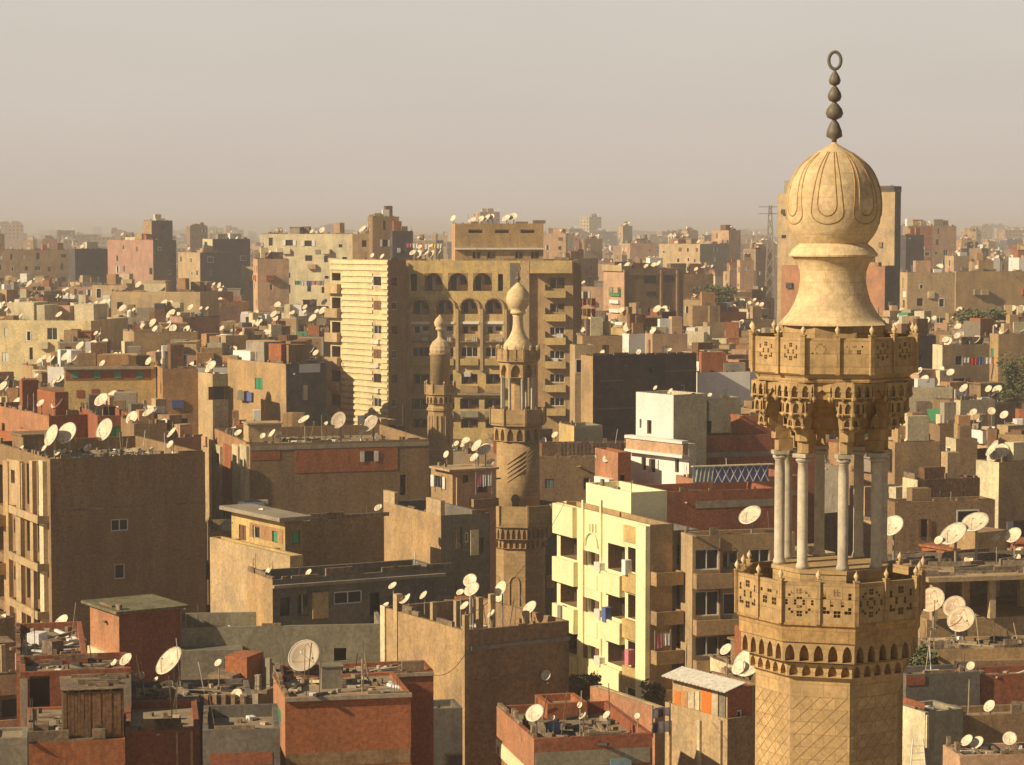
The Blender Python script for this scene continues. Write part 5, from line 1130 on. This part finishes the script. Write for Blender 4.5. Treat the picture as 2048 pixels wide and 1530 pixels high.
# open-columned shelter at the right
os_ = Bld('open_shelter', 'open concrete frame shelter with slender columns and a cluttered roof, right side', 'the open concrete shelter', 128, 1862, 1800, 2100, 1150, 1250, 12, 'tan', prot=True, dl=8, wr=11, ph=.1)
zf_ = P(1862, 1242, 128).z; mb = MB(); mb.box(-.3, 11.3, -.4, 8.3, os_.zt - .35, os_.zt - .1); mb.build('roof_slab', mt('sand'), os_.root)
for i in range(4):
    for j in range(3): mb = MB(); mb.box(i * 3.4 + .1, i * 3.4 + .45, j * 3.6 + .05, j * 3.6 + .4, zf_, os_.zt - .36); mb.build('column', mt('sand'), os_.root)
mb = MB(); mb.box(0, 11, 7.9, 8.1, zf_, os_.zt - .36); mb.build('back_wall', mt('brown'), os_.root)
mb = MB(); mb.box(0, 11, .5, 8, 0, zf_); mb.build('base', mt('tan'), os_.root); os_.rz = os_.zt - .1
cb = MB(); rg = random.Random(2)
for i in range(60):
    x, y = rg.uniform(0, 11), rg.uniform(0, 8); m_ = Matrix.Translation((x, y, os_.zt - .1)) @ Matrix.Rotation(rg.uniform(-.5, .5), 4, 'Z'); l_ = rg.uniform(.3, 1.8); cb.box(-l_, l_, -.08, .08, .0, rg.uniform(.08, .4), m_)
tag(cb.build('roof_clutter', MATS['greywood'], os_.root), kind='stuff')
for px, py, s_, k in ((1952, 1048, 54, 's'), (1909, 1071, 56, 's'), (1786, 1054, 46, 's'), (1878, 1081, 18, 's'), (1993, 1076, 17, 's'), (2028, 1072, 34, 's'), (1938, 1119, 18, 's'), (2034, 1117, 18, 's'), (1768, 1085, 16, 's')): dish(P(px, py, 133), s_ * 133 / F, os_.rz, k, os_, px)
tr = H('low tan terrace with a curved step and two big dishes, right foreground', 'the tan terrace in the right foreground', 119, 1842, 1800, 2100, 1300, 1345, 8, 'tan', dl=8, ph=.1); tr.panel('ledge', 'brown', 'F', 1905, 1318, 2060, 1328, .5); tr.finish(None, 2.5, shed=False)
for px, py, s_, D_ in ((1925, 1242, 56, 121.5), (1911, 1216, 46, 123.5), (1866, 1203, 54, 126)): dish(P(px, py, D_), s_ * D_ / F, tr.rz, 'b', tr, px, az=34, el=35)
b = H('shaded maroon and grey roof houses at the right, below the terrace', 'the maroon and grey house below the terrace', 112, 1812, 1805, 1960, 1350, 1400, 14, 'dgrey', dl=5, ph=.3); b.panel('brick_infill', 'maroon', 'F', 1812, 1352, 1850, 1370, .04); b.finish(None, 1.5, shed=False); b.dish(1942, 1332, 17)
b = H('dark maroon walled house with a pale ledge, right edge', 'the maroon walled house at the right edge', 113, 1935, 1925, 2100, 1352, 1420, 12, 'maroon', dl=5, ph=.3); b.finish(None, 1.5, shed=False); b.dish(2042, 1372, 20); b.dish(2046, 1400, 36)
b = H('brown wall house at the right bottom with a round white dish', 'the brown wall house at the right bottom', 106, 1925, 1915, 2100, 1432, 1508, 10, 'brown', dl=6, ph=.3); b.finish(None, 1.2, shed=False); b.dish(1980, 1413, 25)
b = H('small cream and dark green box house beside the minaret shaft, bottom right', 'the small cream box house beside the shaft', 104, 1850, 1806, 1926, 1425, 1530, 26, 'olive', ph=.2); b.panel('pipe', 'cream', 'F', 1851, 1430, 1855, 1495, .1); b.panel('red_band', 'maroon', 'L', 1806, 1400, 1850, 1412, .02); b.finish('cream', 1, shed=False)
b = H('low orange-tan roof with planks and three dishes, bottom right corner', 'the low orange-tan roof, bottom right corner', 96, 1920, 1910, 2100, 1512, 1530, 8, 'peach', dl=6, ph=.2); b.finish(None, 2.5, shed=False)
for px, py, s_ in ((1935, 1482, 26), (1954, 1487, 30), (2020, 1478, 28)): dish(P(px, py, 98), s_ * 98 / F, b.rz, 's', b, px)
# step ladder beside it
pl = P(1820, 1530, 99); lad = empty('step_ladder', (pl.x, pl.y, pl.z - .6), R(10)); tag(lad, 'pale step ladder standing beside the cream box house, bottom right', 'ladder')
mb = MB(); mb.bar((0, 0, 0), (.15, .1, 1.7), .03, 5); mb.bar((.75, 0, 0), (.6, .1, 1.7), .03, 5); mb.build('rails', MATS['wframe'], lad)
mb = MB(); [mb.bar((.02 + .03 * i, .02 * i, .3 * i + .2), (.73 - .03 * i, .02 * i, .3 * i + .2), .02, 5) for i in range(5)]; mb.build('rungs', MATS['wframe'], lad)
mb = MB(); mb.box(-.5, 1.4, -.3, 1.5, -.3, -.001); mb.build('base', mt('maroon'), lad)
# pylon on the skyline
pp_ = P(1540, 500, 650); py_ = empty('lattice_pylon', (pp_.x, pp_.y, 0)); tag(py_, 'thin grey lattice mast standing on the skyline left of the onion dome', 'mast')
zt_ = P(1540, 410, 650).z; mb = MB(); legs = [(-1, -1), (1, -1), (1, 1), (-1, 1)]
def lp(i, t): w_ = 2.2 * (1 - t) + .35 * t; return (legs[i % 4][0] * w_, legs[i % 4][1] * w_, zt_ * t)
for i in range(4):
    for t in range(14):
        mb.bar(lp(i, t / 14), lp(i, (t + 1) / 14), .13, 4); mb.bar(lp(i, t / 14), lp(i + 1, (t + 1) / 14), .08, 4); mb.bar(lp(i + 1, t / 14), lp(i, (t + 1) / 14), .08, 4)
mb.build('lattice', MATS['steel'], py_); mb = MB()
for z_ in (zt_ - .5, zt_ - 2.4): mb.bar((-3.2, 0, z_), (3.2, 0, z_), .14, 4)
mb.build('cross_arm', MATS['steel'], py_)
# fence of white sheets etc: laundry lines
def laundry(px, py, D, L, rz, cols, label, h=1.0, rows=1):
    p = P(px, py, D); r0 = empty('laundry_line', (p.x, p.y, p.z - h * rows - .1), R(rz)); tag(r0, label, 'laundry'); mb = MB(); mb.bar((0, 0, h * rows + .12), (L, 0, h * rows + .12), .02, 4); mb.bar((0, 0, 0), (0, 0, h * rows + .3), .04, 4); mb.bar((L, 0, 0), (L, 0, h * rows + .3), .04, 4); mb.build('line', MATS['steel'], r0)
    rg = random.Random(int(px)); n = len(cols)
    for j in range(rows):
        for i, c_ in enumerate(cols if j == 0 else rg.sample(cols, n)):
            x0, x1 = L * i / n + .04, L * (i + 1) / n - .04; z1 = h * (rows - j) + .1; z0 = z1 - h * rg.uniform(.6, .95); mb = MB(); k = 6; zz0 = [z0 + rg.uniform(-.04, .04) for _ in range(k + 1)]
            for s_ in (0, .02):
                for a in range(k):
                    xa, xb = x0 + (x1 - x0) * a / k, x0 + (x1 - x0) * (a + 1) / k; mb.quad((xa, .05 * sin(a * 2.1) + s_, zz0[a]), (xb, .05 * sin((a + 1) * 2.1) + s_, zz0[a + 1]), (xb, .02 * sin((a + 1) * 2) + s_, z1), (xa, .02 * sin(a * 2) + s_, z1))
            mb.build('cloth', MATS[c_], r0)
laundry(1157, 597, 300, 2.2, 10, ['clothorange', 'clothred', 'clothyellow', 'clothred'], 'stacked rows of red and orange cloths hung right of the striped apartment block', 1.3, 3)
laundry(1305, 1420, 100, .9, 30, ['clothwhite', 'clothpurple', 'clothwhite'], 'white and dark purple clothes hung left of the coloured boards, bottom', .55, 2)
laundry(952, 950, 165, 1.2, 20, ['clothpink', 'clothwhite', 'clothwhite'], 'white sheets hung on the tan house left of the slender minaret', 1.3)
laundry(1925, 715, 262, 4.5, 15, ['clothwhite', 'clothred', 'clothblue', 'clothwhite', 'clothorange'], 'mixed washing strung across the white and tan house on the right', .9)
laundry(812, 487, 292, 4.5, 5, ['clothpink', 'clothwhite', 'clothorange', 'clothwhite', 'clothyellow', 'clothwhite'], 'row of light cloths on the roof of the striped apartment block', .8)
laundry(1310, 1268, 137, 1.0, 20, ['clothpink', 'clothwhite'], 'pink cloth hung on a balcony right of the yellow block', .9)
laundry(1228, 640, 365, 3.5, 10, ['clothwhite', 'clothpink', 'clothwhite', 'clothgreen'], 'pale washing at the foot of the tall brown block with piers', 1.0)
laundry(590, 562, 410, 5, 5, ['clothgreen', 'clothwhite', 'clothblue', 'clothpink', 'clothgrey'], 'faded washing on roofs below the cream-white terrace', 1.1)
laundry(870, 955, 163, .5, 20, ['clothgrey'], 'single grey sheet hanging from the slab of the tan house', .9)
# trees
def tree(label, cat, px, py, D, rx, rz_, n, m='leaf', name='tree', seed=1, zbase=None, hollow=.3):
    p = P(px, py, D); rg = random.Random(seed); zb = 0 if zbase is None else zbase; t = empty(name, (p.x, p.y, zb)); tag(t, label, cat); hc_ = p.z - zb; mb = MB()
    mb.bar((0, 0, 0), (rx * .1, 0, hc_ - rz_ * .3), rx * .09, 7, rx * .05); cl = []
    for i in range(9):
        a = rg.uniform(0, 2 * pi); q_ = Vector((rx * .62 * cos(a), rx * .62 * sin(a), hc_ + rz_ * rg.uniform(-.5, .7))) * 1.0; cl.append((q_, rg.uniform(.3, .5))); mb.bar((rx * .08, 0, hc_ - rz_ * .6), q_, rx * .035, 5, rx * .012)
    mb.build('trunk', MATS['bark'], t); fo = MB(); cl += [(Vector((rg.gauss(0, .35) * rx, rg.gauss(0, .35) * rx, hc_ + rg.gauss(0, .35) * rz_)), rg.uniform(.22, .4)) for _ in range(8)]
    for i in range(n):
        c_, s_ = rg.choice(cl); d = Vector((rg.gauss(0, 1), rg.gauss(0, 1), rg.gauss(0, .8))).normalized() * (rg.random() ** .35) * s_; q_ = c_ + Vector((d.x * rx, d.y * rx, d.z * rz_)); l_ = rg.uniform(.09, .2) * max(.8, rx / 2.2)
        u_ = Vector((rg.gauss(0, 1), rg.gauss(0, 1), rg.gauss(0, .6))).normalized(); v_ = u_.orthogonal().normalized(); fo.quad(q_ - u_ * l_, q_ - v_ * l_ * .5, q_ + u_ * l_, q_ + v_ * l_ * .5)
    fo.build('crown', MATS[m], t)
tree('dusty green tree at the right edge beside the red-topped tan house', 'tree', 2030, 750, 255, 2.6, 3.2, 3500, seed=4)
tree('dark leafy crown rising among roofs right of the tall brown block', 'tree', 1432, 593, 420, 4.5, 2.2, 3000, seed=6)
tree('dry olive bush on the terrace at the foot of the yellow block', 'bush', 1168, 1375, 128, 1.0, .9, 1800, 'leafdry', 'bush', 7, zbase=15.2)
tree('slim climbing shrub at the right foot of the yellow block', 'bush', 1308, 1395, 124, .7, 1.0, 1000, 'leafdry', 'bush', 9, zbase=14)
tree('green tree crown between houses right of the near minaret neck', 'tree', 1960, 640, 330, 4.0, 1.8, 2500, seed=12)
tree('small green tree at the roof edge beside the lower gallery', 'tree', 1840, 1318, 116, .9, .6, 1200, seed=15)
# ------------------------------------------------------------------ the rest of the city, house by house
STEP = 4; NX = 2048 // STEP; cov = [1530.0] * NX
def hull(bd):
    xs = [topx(*bd.local(x, y), bd.zt)[0] for x, y in ((0, 0), (bd.w, 0), (bd.w, bd.d), (0, bd.d))]; return min(xs), max(xs)
heroes = sorted([b for b in BL], key=lambda b: b.D)
cand = []; rg = random.Random(77); D = 104.0
def hnoise(x, y): return sin(x * .031 + 1.3) * cos(y * .023) + .6 * sin(x * .083 + y * .061) + .4 * sin(y * .13 - x * .11)
HB = [(b.Cx, b.Cy, b.phi, b.w, b.d) for b in BL] + [(m.x - 3.5, m.D - 3.5, 0, 7, 7) for m in (m1, m2, m3)]
def hits(cx, cy, phi, w_, d_):
    c, s_ = cos(phi), sin(phi); pts = [(cx + x * c - y * s_, cy + x * s_ + y * c) for x in (0, w_ / 2, w_) for y in (0, d_ / 2, d_)]
    for (hx, hy, hp, hw, hd) in HB:
        if abs(hx - cx) > 60 or abs(hy - cy) > 60: continue
        hc_, hs = cos(hp), sin(hp)
        for px_, py_ in pts:
            dx, dy = px_ - hx, py_ - hy; lx, ly = dx * hc_ + dy * hs, -dx * hs + dy * hc_
            if -.2 < lx < hw + .2 and -.2 < ly < hd + .2: return True
        for x in (0, hw / 2, hw):
            for y in (0, hd / 2, hd):
                X, Y = hx + x * hc_ - y * hs, hy + x * hs + y * hc_; dx, dy = X - cx, Y - cy; lx, ly = dx * c + dy * s_, -dx * s_ + dy * c
                if -.2 < lx < w_ + .2 and -.2 < ly < d_ + .2: return True
    return False
while D < 1250:
    X = -.235 * D - 8
    while X < .235 * D + 6:
        w_ = rg.uniform(3.4, 6.5) if D < 420 else rg.uniform(4.5, 9); d_ = rg.uniform(4.5, 7.5); phi = R(rg.choice([rg.gauss(-12, 6), rg.gauss(-6, 6), abs(rg.gauss(8, 5)), rg.gauss(23, 5), rg.gauss(26, 5), rg.uniform(32, 55)]))
        y = D + rg.uniform(-3, 3); z = 20 + 3.6 * hnoise(X, y) + rg.gauss(0, 2.9) + (D > 450) * 3
        if rg.random() < .06 and D > 260: z += rg.uniform(4, 10)
        if D > 600 and rg.random() < .09: z += rg.uniform(6, 16)
        cand.append((y, X, w_, d_, phi, min(max(z, 9), 50))); X += w_ * cos(phi) + (rg.uniform(2.5, 7) if rg.random() < .3 else rg.uniform(.1, .6))
    D += rg.uniform(7.5, 9.5) + D * .006
events = [(b.D, 0, b) for b in heroes] + [(c[0], 1, c) for c in cand]; events.sort(key=lambda e_: (e_[0], e_[1]))
fill = []
for D_, kd, ob in events:
    if kd == 0:
        a, b_ = hull(ob)
        for i in range(max(0, int(a / STEP)), min(NX, int(b_ / STEP) + 1)): cov[i] = min(cov[i], ob.yt)
        continue
    y, X, w_, d_, phi, z = ob; c, s_ = cos(phi), sin(phi)
    corners = [(X + a * c - b_ * s_, y + a * s_ + b_ * c) for a in (0, w_) for b_ in (0, d_)]
    xs = [topx(px_, py_, z)[0] for px_, py_ in corners]; x0, x1 = min(xs), max(xs)
    if x1 < -10 or x0 > 2058: continue
    lim = 452
    for (a, b_, yt, yb, Dh) in PROT:
        if Dh > y - 1 and x1 > a and x0 < b_: lim = max(lim, yb + 5)
    zmax = CZ - (lim - HOR) * (y) / F * 1.0
    z = min(z, zmax - (1.2 if lim > 460 else 0))
    ir = range(max(0, int(x0 / STEP)), min(NX, int(x1 / STEP) + 1))
    if not ir: continue
    cm_ = sum(cov[i] for i in ir) / len(ir); cap = (26 if y < 240 else 29.5) if y < 500 else 27 + min(6, (y - 500) * .02)
    if topx(X, y, z)[1] > cm_ - 2:                # grow until it shows above the roofs in front of it
        zn = CZ - (cm_ - rg.uniform(2, 13) - HOR) * y / F
        if zn > min(cap, zmax): continue
        z = max(z, zn)
    if z < 4 or hits(X, y, phi, w_, d_): continue
    yt = topx(X, y, z)[1]; vis = sum(max(0, min(cov[i], 1530) - yt) for i in range(max(0, int(x0 / STEP)), min(NX, int(x1 / STEP) + 1))) * STEP
    low = max([cov[i] for i in range(max(0, int(x0 / STEP)), min(NX, int(x1 / STEP) + 1))] or [0])
    if vis < 60: continue
    for i in range(max(0, int(x0 / STEP)), min(NX, int(x1 / STEP) + 1)): cov[i] = min(cov[i], yt)
    HB.append((X, y, phi, w_, d_)); fill.append((vis, y, X, w_, d_, phi, z, yt, low, (x0 + x1) / 2))
fill.sort(reverse=True)
NI = 298 - len(BL); indiv, rest = fill[:NI], fill[NI:]
print('heroes', len(BL), 'fillers', len(fill), 'individual', len(indiv), 'min vis', indiv[-1][0] if indiv else 0)
KM = [('tan', 'tan rendered'), ('sand', 'sandy beige'), ('brown', 'bare brown brick'), ('orange', 'orange rendered'), ('peach', 'peach-coloured'), ('cream', 'cream painted'), ('red', 'red brick'), ('grey', 'grey rendered'), ('brown', 'bare brown brick'), ('tan', 'tan rendered'), ('sand', 'sandy beige'), ('white', 'whitewashed'), ('ochre', 'ochre painted'), ('pink', 'dusty pink'), ('maroon', 'dark red brick')]
for (vis, y, X, w_, d_, phi, z, yt, low, pxc) in indiv:
    rr = random.Random(int(y * 31 + X * 17)); mk, md = rr.choice(KM if y > 150 else KM[:5] + KM[6:9]); k = topx(X, y, z)
    b = Bld.__new__(Bld); b.phi = phi; b.Cx, b.Cy, b.zt, b.ph, b.w, b.d = X, y, z, rr.choice([.3, .9, 1.1]), w_, d_; b.m = mk; b.zb = 0.; b.xc = k[0]; b.yt = yt; b.D = y; b.mroof = 'roofdust'
    b.H = {'F': [], 'L': []}; b.wins = []; b.px = pxc; b.md = md; b.root = empty('house', (X, y, 0), phi); b.short = None; b.auto_ = True; b.root['category'] = 'building'
    zm = max(0, b.z('F', w_ / 2, min(low, 1530)) - 2.5); far = y > 420; st_ = rr.choice(['mix', 'mix', 'blank', 'loggia']) ; b.nst = 0
    if st_ == 'loggia' and not far:
        zz_ = z - 3.2; n = max(1, int(w_ / 3.4))
        while zz_ > zm:
            for i in range(n):
                if rr.random() < .7: u0, u1 = w_ * i / n + .4, w_ * (i + 1) / n - .4; b.winu('F', u0, u1, zz_, zz_ + 2.1, 'd' + rr.choice(['', 'tan', 'cream', 'peach']), .9); b.balcony('F', u0 - .1, zz_ - .05, u1 + .1, zz_ + .85, rr.uniform(.5, 1.0), rr.choice([mk, 'sand', 'grey', 'peach', 'ochre']), px=False, rail=rr.random() < .25)
            zz_ -= 3.0
        b.auto('L', p=.5, rng=rr, zmin=zm)
    else:
        pr = {'mix': .65, 'blank': .2, 'loggia': .8}[st_]; b.auto('F', p=pr, rng=rr, zmin=zm, far=far, per=rr.uniform(2.4, 3.6)); b.auto('L', p=.55, rng=rr, zmin=zm, far=far)
    if mk in ('brown', 'red', 'maroon') and rr.random() < .7: b.frame('FL')
    mL = None if rr.random() < .6 else rr.choice(['tan', 'sand', 'cream', 'peach', 'orange', 'brown', 'salmon'])
    b.finish(mL, 1.8 if y < 500 else .9, rng=rr); b.sty = {'mix': 'windowed', 'blank': 'nearly blank', 'loggia': 'balconied'}[st_ if not far or st_ != 'loggia' else 'mix']
    if rr.random() < .5:
        for i in range(rr.randint(1, 4)): b.box('roof_post', rr.choice(['conc', 'sand', 'peach']), *(lambda x, q: (x, x + .25, q, q + .25))(rr.uniform(.3, w_ - .6), rr.uniform(.3, d_ - .6)), b.rz, b.zt + rr.uniform(.3, 1.3))
    if rr.random() < .3: 
        tk = MB(); tk.lathe([(.02, 0), (.5, 0), (.5, 1.1), (.35, 1.3), (.05, 1.35)], 14, cx=rr.uniform(1, w_ - 1), cy=rr.uniform(1, d_ - 1)); tk.v = [(a, c_, e_ + b.rz) for a, c_, e_ in tk.v]; tk.build('water_tank', rr.choice([MATS['acunit'], MATS['blackmetal'], MATS['tank']]), b.root)
    deco(b, rr, zm, far, st_ != 'loggia')
    BL.append(b); b.indiv = True
hd = [b for b in BL if getattr(b, 'indiv', False)]
# small dishes over the individual roofs
for b in sorted(hd, key=lambda q_: q_.D):
    rr = random.Random(int(b.Cx * 13 + b.Cy)); n = rr.choice([0, 1, 2, 2, 3, 3, 4]) if b.D < 450 else 0
    for i in range(n):
        if len(DISH) >= 296: break
        x_, y_ = rr.uniform(.5, b.w - .5), rr.uniform(.4, b.d * .6); X, Y = b.local(x_, y_); q_ = topx(X, Y, b.rz + 1)
        if 0 < q_[0] < 2048: dish(Vector((X, Y, b.rz + rr.uniform(.9, 2.0))), rr.choice([.7, .8, .8, .9, 1.0, 1.1, 1.6]), b.rz, 's', b, q_[0], parts=b.D < 260)
# ---------------- far city: one mass out to the horizon
far = {k: MB() for k in range(11)}; FMT = ['tan', 'sand', 'brown', 'peach', 'cream', 'grey', 'dark', 'white', 'orange', 'red', 'green']; hole = MB(); dsh = MB(); rg = random.Random(12)
Q43 = Vector((-sin(R(43)) * .77, -cos(R(43)) * .77, .64)).to_track_quat('Z', 'Y')
def farbox(X, y, w_, d_, phi, z, k, win=True):
    m_ = Matrix.Translation((X, y, 0)) @ Matrix.Rotation(phi, 4, 'Z'); far[k].box(0, w_, 0, d_, 0, z, m_)
    for q_ in range(rg.randint(2, 6)):
        a, c_ = rg.uniform(0, w_ * .7), rg.uniform(0, d_ * .5); far[rg.choice([0, 1, 1, 2, 3, 4, 4, 6, 7, 7, 8, 9, 5, 2] + [10] * (rg.random() < .2))].box(a, a + rg.uniform(.6, w_ * .35), c_, c_ + rg.uniform(1, 3), z + .01, z + rg.uniform(.4, 2.8), m_)
    if rg.random() < .3: a = rg.uniform(0, w_); far[6].box(a, a + .12, 1, 1.12, z, z + rg.uniform(2, 6), m_)
    if y < 2200:
        for q_ in range(rg.randint(1, 5)):
            u = rg.uniform(0, w_ - 2); zz_ = z - rg.uniform(1, 12); far[rg.choice([0, 1, 3, 4, 4, 7, 9, 6])].box(u, u + rg.uniform(1, 2.5), -rg.uniform(.3, 1), -.02, zz_, zz_ + rg.uniform(.6, 1.1), m_)
        for q_ in range(rg.choice([0, 1, 2, 4])):
            u, v_ = rg.uniform(0, w_), rg.uniform(0, 4); c0 = m_ @ Vector((u, v_, z + rg.uniform(.6, 2.2))); rd3 = rg.uniform(.4, .9); dsh.lathe([(rd3, 0), (.02, -.1)], 8); dsh.v[-16:] = [tuple(c0 + Q43 @ Vector(v)) for v in dsh.v[-16:]]
    if win and y < 3200:
        zz_ = z - 2.2; fl = 3.1; n = int(w_ / 3)
        for _ in range(6 if y < 1800 else 4):
            for i in range(n):
                if rg.random() < .7: u = w_ * (i + .35) / n; hole.box(u, u + 1.1, -.06, -.01, zz_, zz_ + 1.3, m_)
            for i in range(int(d_ / 3)):
                if rg.random() < .6: u = d_ * (i + .35) / int(d_ / 3); hole.box(-.06, -.01, u, u + 1.1, zz_, zz_ + 1.3, m_)
            zz_ -= fl
for (vis, y, X, w_, d_, phi, z, yt, low, pxc) in rest: farbox(X, y, w_, d_, phi, z, rg.choice([0, 0, 1, 1, 2, 2, 3, 4, 5, 8, 9]))
D = 1265.0
while D < 7500:
    X = -.235 * D
    while X < .235 * D:
        w_ = rg.uniform(10, 26) * (1 if D < 2500 else 1.8); d_ = rg.uniform(9, 14); z = 25 + 4 * hnoise(X * .4, D * .4) + rg.gauss(0, 3.5) + (rg.uniform(6, 20) if rg.random() < .10 else 0) + min(8, (D - 1200) * .003); z = min(z, 57)
        farbox(X, D + rg.uniform(-8, 8), w_, d_, R(rg.gauss(15, 6) if rg.random() < .7 else rg.uniform(25, 60)), z, rg.choice([0, 0, 1, 1, 2, 3, 3, 4, 5, 6])); X += w_ * rg.uniform(1.0, 1.5)
    D *= 1.035
fr_ = MB(); fm = []
for k in range(11):
    n = len(fr_.v); fr_.v += far[k].v; fr_.f += [tuple(n + i for i in f) for f in far[k].f]; fr_.mi += [k] * len(far[k].f)
n = len(fr_.v); fr_.v += hole.v; fr_.f += [tuple(n + i for i in f) for f in hole.f]; fr_.mi += [11] * len(hole.f)
tag(fr_.build('distant_city', [MATS['green'] if k == 'green' else mt(k) for k in FMT] + [MATS['hole']]), 'hazy mass of countless far-off rooftops and blocks fading into the horizon', 'distant city', kind='stuff')
# a few thin aerials on the skyline belong to the roofs; rooftop dishes beyond counting
for (vis, y, X, w_, d_, phi, z, yt, low, pxc) in fill:
    if y < 260: continue
    rr = random.Random(int(X * 7 + y))
    for i in range(rr.choice([0, 0, 1, 2, 3, 4, 5])):
        a, c_ = rr.uniform(.5, w_ - .5), rr.uniform(.1, d_ * .6); px_, py_ = X + a * cos(phi) - c_ * sin(phi), y + a * sin(phi) + c_ * cos(phi); q_ = Vector((-sin(R(43)) * .77, -cos(R(43)) * .77, .64)).to_track_quat('Z', 'Y').to_matrix().to_4x4(); rad_ = rr.choice([.3, .34, .38, .42, .45, .5, .7])
        m_ = Matrix.Translation((px_, py_, z + rr.uniform(.4, 1.0) + rad_ * .6)) @ q_; nn = 12; base_ = [m_ @ Vector((rad_ * cos(2 * pi * j / nn), rad_ * sin(2 * pi * j / nn), .15 * rad_)) for j in range(nn)]; ct = m_ @ Vector((0, 0, -.05)); n = len(dsh.v); dsh.v += [tuple(v) for v in base_] + [tuple(ct)]
        for j in range(nn): dsh.f.append((n + j, n + (j + 1) % nn, n + nn)); dsh.mi.append(0)
        dsh.bar((px_, py_, z - 1.2), (px_, py_, z + .4 + rad_ * .6), .05, 4)
tag(dsh.build('distant_dishes', MATS['dish']), 'swarm of tiny pale satellite dishes on the more distant roofs', 'distant dishes', kind='stuff')
# ------------------------------------------------------------------ labels that single out
anch = [(b, b.short) for b in BL if b.short and b.short != 'x' and not getattr(b, 'merged', False)]
def ordn(i, n):
    w_ = ['leftmost', 'second from left', 'third from left', 'fourth from left', 'fifth from left', 'sixth from left', 'seventh from left', 'eighth from left', 'ninth from left', 'tenth from left', 'eleventh from left', 'twelfth from left']
    if n == 1: return ''
    if i == n - 1: return 'rightmost'
    return w_[i] if i < len(w_) else '%dth from left' % (i + 1)
grp = {}
for b in hd:
    best = min(anch, key=lambda a: abs(a[0].px - b.px) * .6 + abs(a[0].yt - b.yt) * 1.0 + (0 if a[0] is not b else 9e9)); a = best[0]
    rel = 'left of' if b.px < a.px - 45 else 'right of' if b.px > a.px + 45 else ('beyond' if b.D > a.D else 'in front of')
    b.anch = (rel, best[1]); grp.setdefault((b.md, b.sty, rel, best[1]), []).append(b)
for (md, sty, rel, sh), L_ in grp.items():
    L_.sort(key=lambda q_: q_.px)
    for i, b in enumerate(L_):
        o_ = ordn(i, len(L_)); b.root['label'] = ('%s %s house %s %s' % (md, sty, rel, sh)) + (', ' + o_ + ' such' if o_ else ''); b.short = 'the %s %s house %s %s%s' % (md, sty, rel, sh, (', ' + o_) if o_ else ''); b.root['group'] = 'houses of the old quarter'
def trim(s_, n=16):
    w_ = s_.split(); 
    for junk in ('large', 'small', 'wide', 'broad', 'plain', 'long', 'rendered', 'coloured', 'the'):
        while len(w_) > n and junk in w_: w_.remove(junk)
    return ' '.join(w_[:n])
seen = {}
for b in hd:
    l_ = trim(b.root['label']); seen.setdefault(l_, []).append(b)
for l_, L_ in seen.items():
    for i, b in enumerate(L_): b.root['label'] = l_ if len(L_) == 1 else ' '.join(l_.split()[:13]) + ', ' + ordn(i, len(L_))
dg = {}
for d_ in DISH:
    root, host, px, diam, kind = d_; dg.setdefault(host.short if host else 'roof', []).append(d_)
used = set()
for sh, L_ in dg.items():
    L_.sort(key=lambda q_: q_[2])
    for i, (root, host, px, diam, kind) in enumerate(L_):
        sz = 'big ' if diam > 1.3 else ''; kd = {'s': 'cream satellite dish', 'b': 'beige satellite dish', 'n': 'see-through mesh dish'}[kind]; o_ = ordn(i, len(L_))
        h_ = ' '.join(sh.split()[:9]) if len(sh.split()) > 10 else sh
        l_ = trim('%s%s on %s%s' % (sz, kd, h_, ', ' + o_ if o_ else '')); k = 2
        if l_ in used: l_ = trim('%s%s%s on %s' % (o_ + ' ' if o_ else '', sz, kd, sh))
        while l_ in used: l_ = ' '.join(l_.split()[:13]) + ', %s from left' % ['second', 'third', 'fourth', 'fifth', 'sixth', 'seventh', 'eighth', 'ninth', 'tenth'][k - 2]; k += 1
        used.add(l_); tag(root, l_, 'satellite dish', 'satellite dishes on the roofs')
for b in BL:
    if not getattr(b, 'indiv', False) and not getattr(b, 'merged', False) and b.short != 'x': b.root['label'] = trim(b.root['label'])
print('INFO', len(DISH), len(bpy.data.objects), len(fill), len(BL))
# ------------------------------------------------------------------ dusty air
hz = MB(); hz.box(-8800, 8800, -300, 13800, -1, 60); ho = hz.build('haze', [])
hm = bpy.data.materials.new('air'); hm.use_nodes = True; t = hm.node_tree; t.nodes.clear(); o = N(t, 'ShaderNodeOutputMaterial'); v = N(t, 'ShaderNodeVolumePrincipled'); v.inputs['Density'].default_value = .00042; v.inputs['Color'].default_value = (.99, .95, .93, 1); v.inputs['Anisotropy'].default_value = .0
t.links.new(v.outputs[0], o.inputs['Volume']); ho.data.materials.append(hm); tag(ho, kind='stuff')
